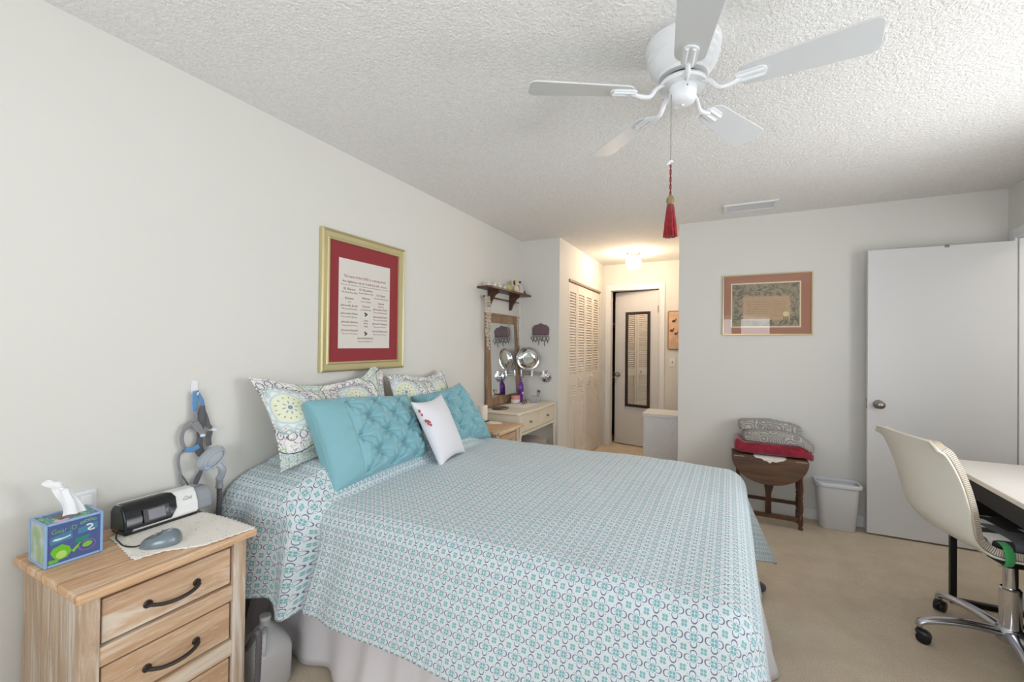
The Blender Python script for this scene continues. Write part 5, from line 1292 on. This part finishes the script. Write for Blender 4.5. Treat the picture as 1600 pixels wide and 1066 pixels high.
bm = gridmesh(shell_fn(0), NU, NV); so = obj('shell', bm, shell_m, cr, smooth=True, local=True)
md = so.modifiers.new('thick', 'SOLIDIFY'); md.thickness = .010; md.offset = 1; md2 = so.modifiers.new('bevel', 'BEVEL'); md2.width = .003; md2.segments = 2
# inner liner set off from the shell
b2 = newbm(); uv = b2.loops.layers.uv.new('UVMap'); f1, f2 = shell_fn(.012, .985, .05), shell_fn(.042, .955, .06, .9)
def quad_grid(f, flip, n1=90, n2=28):
    V = [[b2.verts.new(f(i/n1, j/n2)) for j in range(n2+1)] for i in range(n1+1)]
    for i in range(n1):
        for j in range(n2):
            fc = b2.faces.new((V[i][j], V[i+1][j], V[i+1][j+1], V[i][j+1]))
            for l in fc.loops: l[uv].uv = (.001, .99)
    return V
Va, Vb = quad_grid(f1, 0), quad_grid(f2, 1)
acc = 0
for i in range(90):
    d = (Va[i+1][0].co-Va[i][0].co).length
    for jj in (0, 28):
        fc = b2.faces.new((Va[i][jj], Va[i+1][jj], Vb[i+1][jj], Vb[i][jj]))
        for l, (uu_, vv_) in zip(fc.loops, ((acc, 0), (acc+d, 0), (acc+d, .85), (acc, .85))): l[uv].uv = (uu_, vv_)
    acc += d
for i in (0, 90):
    for j in range(28):
        fc = b2.faces.new((Va[i][j], Va[i][j+1], Vb[i][j+1], Vb[i][j]))
        for l in fc.loops: l[uv].uv = (.001, .99)
obj('liner', b2, liner_m, cr, local=True, smooth=True, auto=40)
obj('seat_post', L([(0, .22), (.024, .22), (.024, .446), (0, .446)], (0, 0, 0), 20), chrome, cr, local=True, auto=40)
obj('post_sleeve', L([(0, .10), (.036, .10), (.036, .300), (.030, .306), (0, .306)], (0, 0, 0), 24), chrome, cr, local=True, auto=40)
obj('tilt_mechanism', B(-.05, .10, -.06, .06, .410, .446), blackm, cr, local=True, bevel=.006)
bm = newbm(); ring_tube(bm, smoothpts([(.02, -.06, .430), (.03, -.15, .425), (.03, -.21, .405)], 4), .005, 8); obj('lever', bm, blackm, cr, local=True, smooth=True)
obj('hub', L([(0, .075), (.045, .075), (.052, .090), (.050, .120), (.040, .135), (0, .135)], (0, 0, 0), 28), newmat('polished_aluminium', (196, 196, 204), .2, 1), cr, local=True, auto=40)
alu = MATS['polished_aluminium']
for k in range(5):
    a = radians(176+72*k); d = Vector((cos(a), sin(a), 0))
    pts = smoothpts([d*.030+Vector((0, 0, .108)), d*.14+Vector((0, 0, .116)), d*.25+Vector((0, 0, .108)), d*.310+Vector((0, 0, .092)), d*.322+Vector((0, 0, .070))], 5)
    bm = newbm(); n = len(pts); rd = [.030-.012*i/(n-1) for i in range(n)]; ring_tube(bm, pts, rd, 14, sec=(.62, 1, (0, 0, 1)))
    am = obj('base_arm', bm, alu, cr, local=True, smooth=True)
    c_ = d*.322; q = a+radians(60+37*k); ax = Vector((cos(q), sin(q), 0)); off = Vector((-sin(q), cos(q), 0))*.018
    bm = newbm()
    for s in (-1, 1): lathe(bm, [(0, 0), (.020, 0), (.027, .003), (.027, .019), (.022, .022), (0, .022)] if s > 0 else [(0, -.022), (.022, -.022), (.027, -.019), (.027, -.003), (.020, 0), (0, 0)], c_+off+Vector((0, 0, .0275)), 20, ax)
    ring_tube(bm, [c_+Vector((0, 0, .075)), c_+Vector((0, 0, .045))], .006, 8); superq(bm, c_+off*.6+Vector((0, 0, .046)), (.022, .022, .014), .8, .8, 14, 8)
    obj('caster', bm, black_pl, cr, local=True, auto=40)
sc_ = thing('seat_cushion', 'black, grey and white geometric patterned cushion on the office chair seat', 'cushion', (3.10, 2.687, .500), radians(12))
m = newmat('geometric_fabric', (60, 62, 68), .8); nt, b = start(m); x, y, z = sep(coords('Object', (1, 1, 1), (0, 0, 0)))
# chair-frame coordinates run with the seat
cxm, cym = S.m('FLOOR', x*(1/.060)), S.m('FLOOR', (y+x*.35)*(1/.065)); k_ = sfr(ssin(cxm*12.9898+cym*78.233)*43758.5)
setc(b, mix(k_ > .60, mix(k_ > .40, (34, 35, 40), (92, 94, 102)), (206, 206, 210))); 
bm = newbm(); superq(bm, (.01, 0, .034), (.200, .175, .032), .45, .45, 40, 14, .006, 8); bm.transform(Matrix.Translation((0, 0, 0)))
obj('cover', bm, m, sc_, local=True, smooth=True)
gr = newbm(); Mg = Matrix.Translation((3.08, 2.683, 0)) @ Matrix.Rotation(radians(12), 4, 'Z')
ring_tube(gr, [Mg @ p for p in smoothpts([Vector((-.150, -.175, .562)), Vector((-.152, -.205, .556)), Vector((-.158, -.228, .535)), Vector((-.162, -.236, .508)), Vector((-.160, -.222, .486)), Vector((-.156, -.190, .472))], 6)], .0024, 12, sec=(6.5, 1, (1, .2, 0)))
tag(obj('green_ribbon', gr, m_fabric('green_ribbon', (62, 160, 88), 200, .3), smooth=True), 'bright green ribbon tied round the near edge of the office chair seat', 'ribbon')
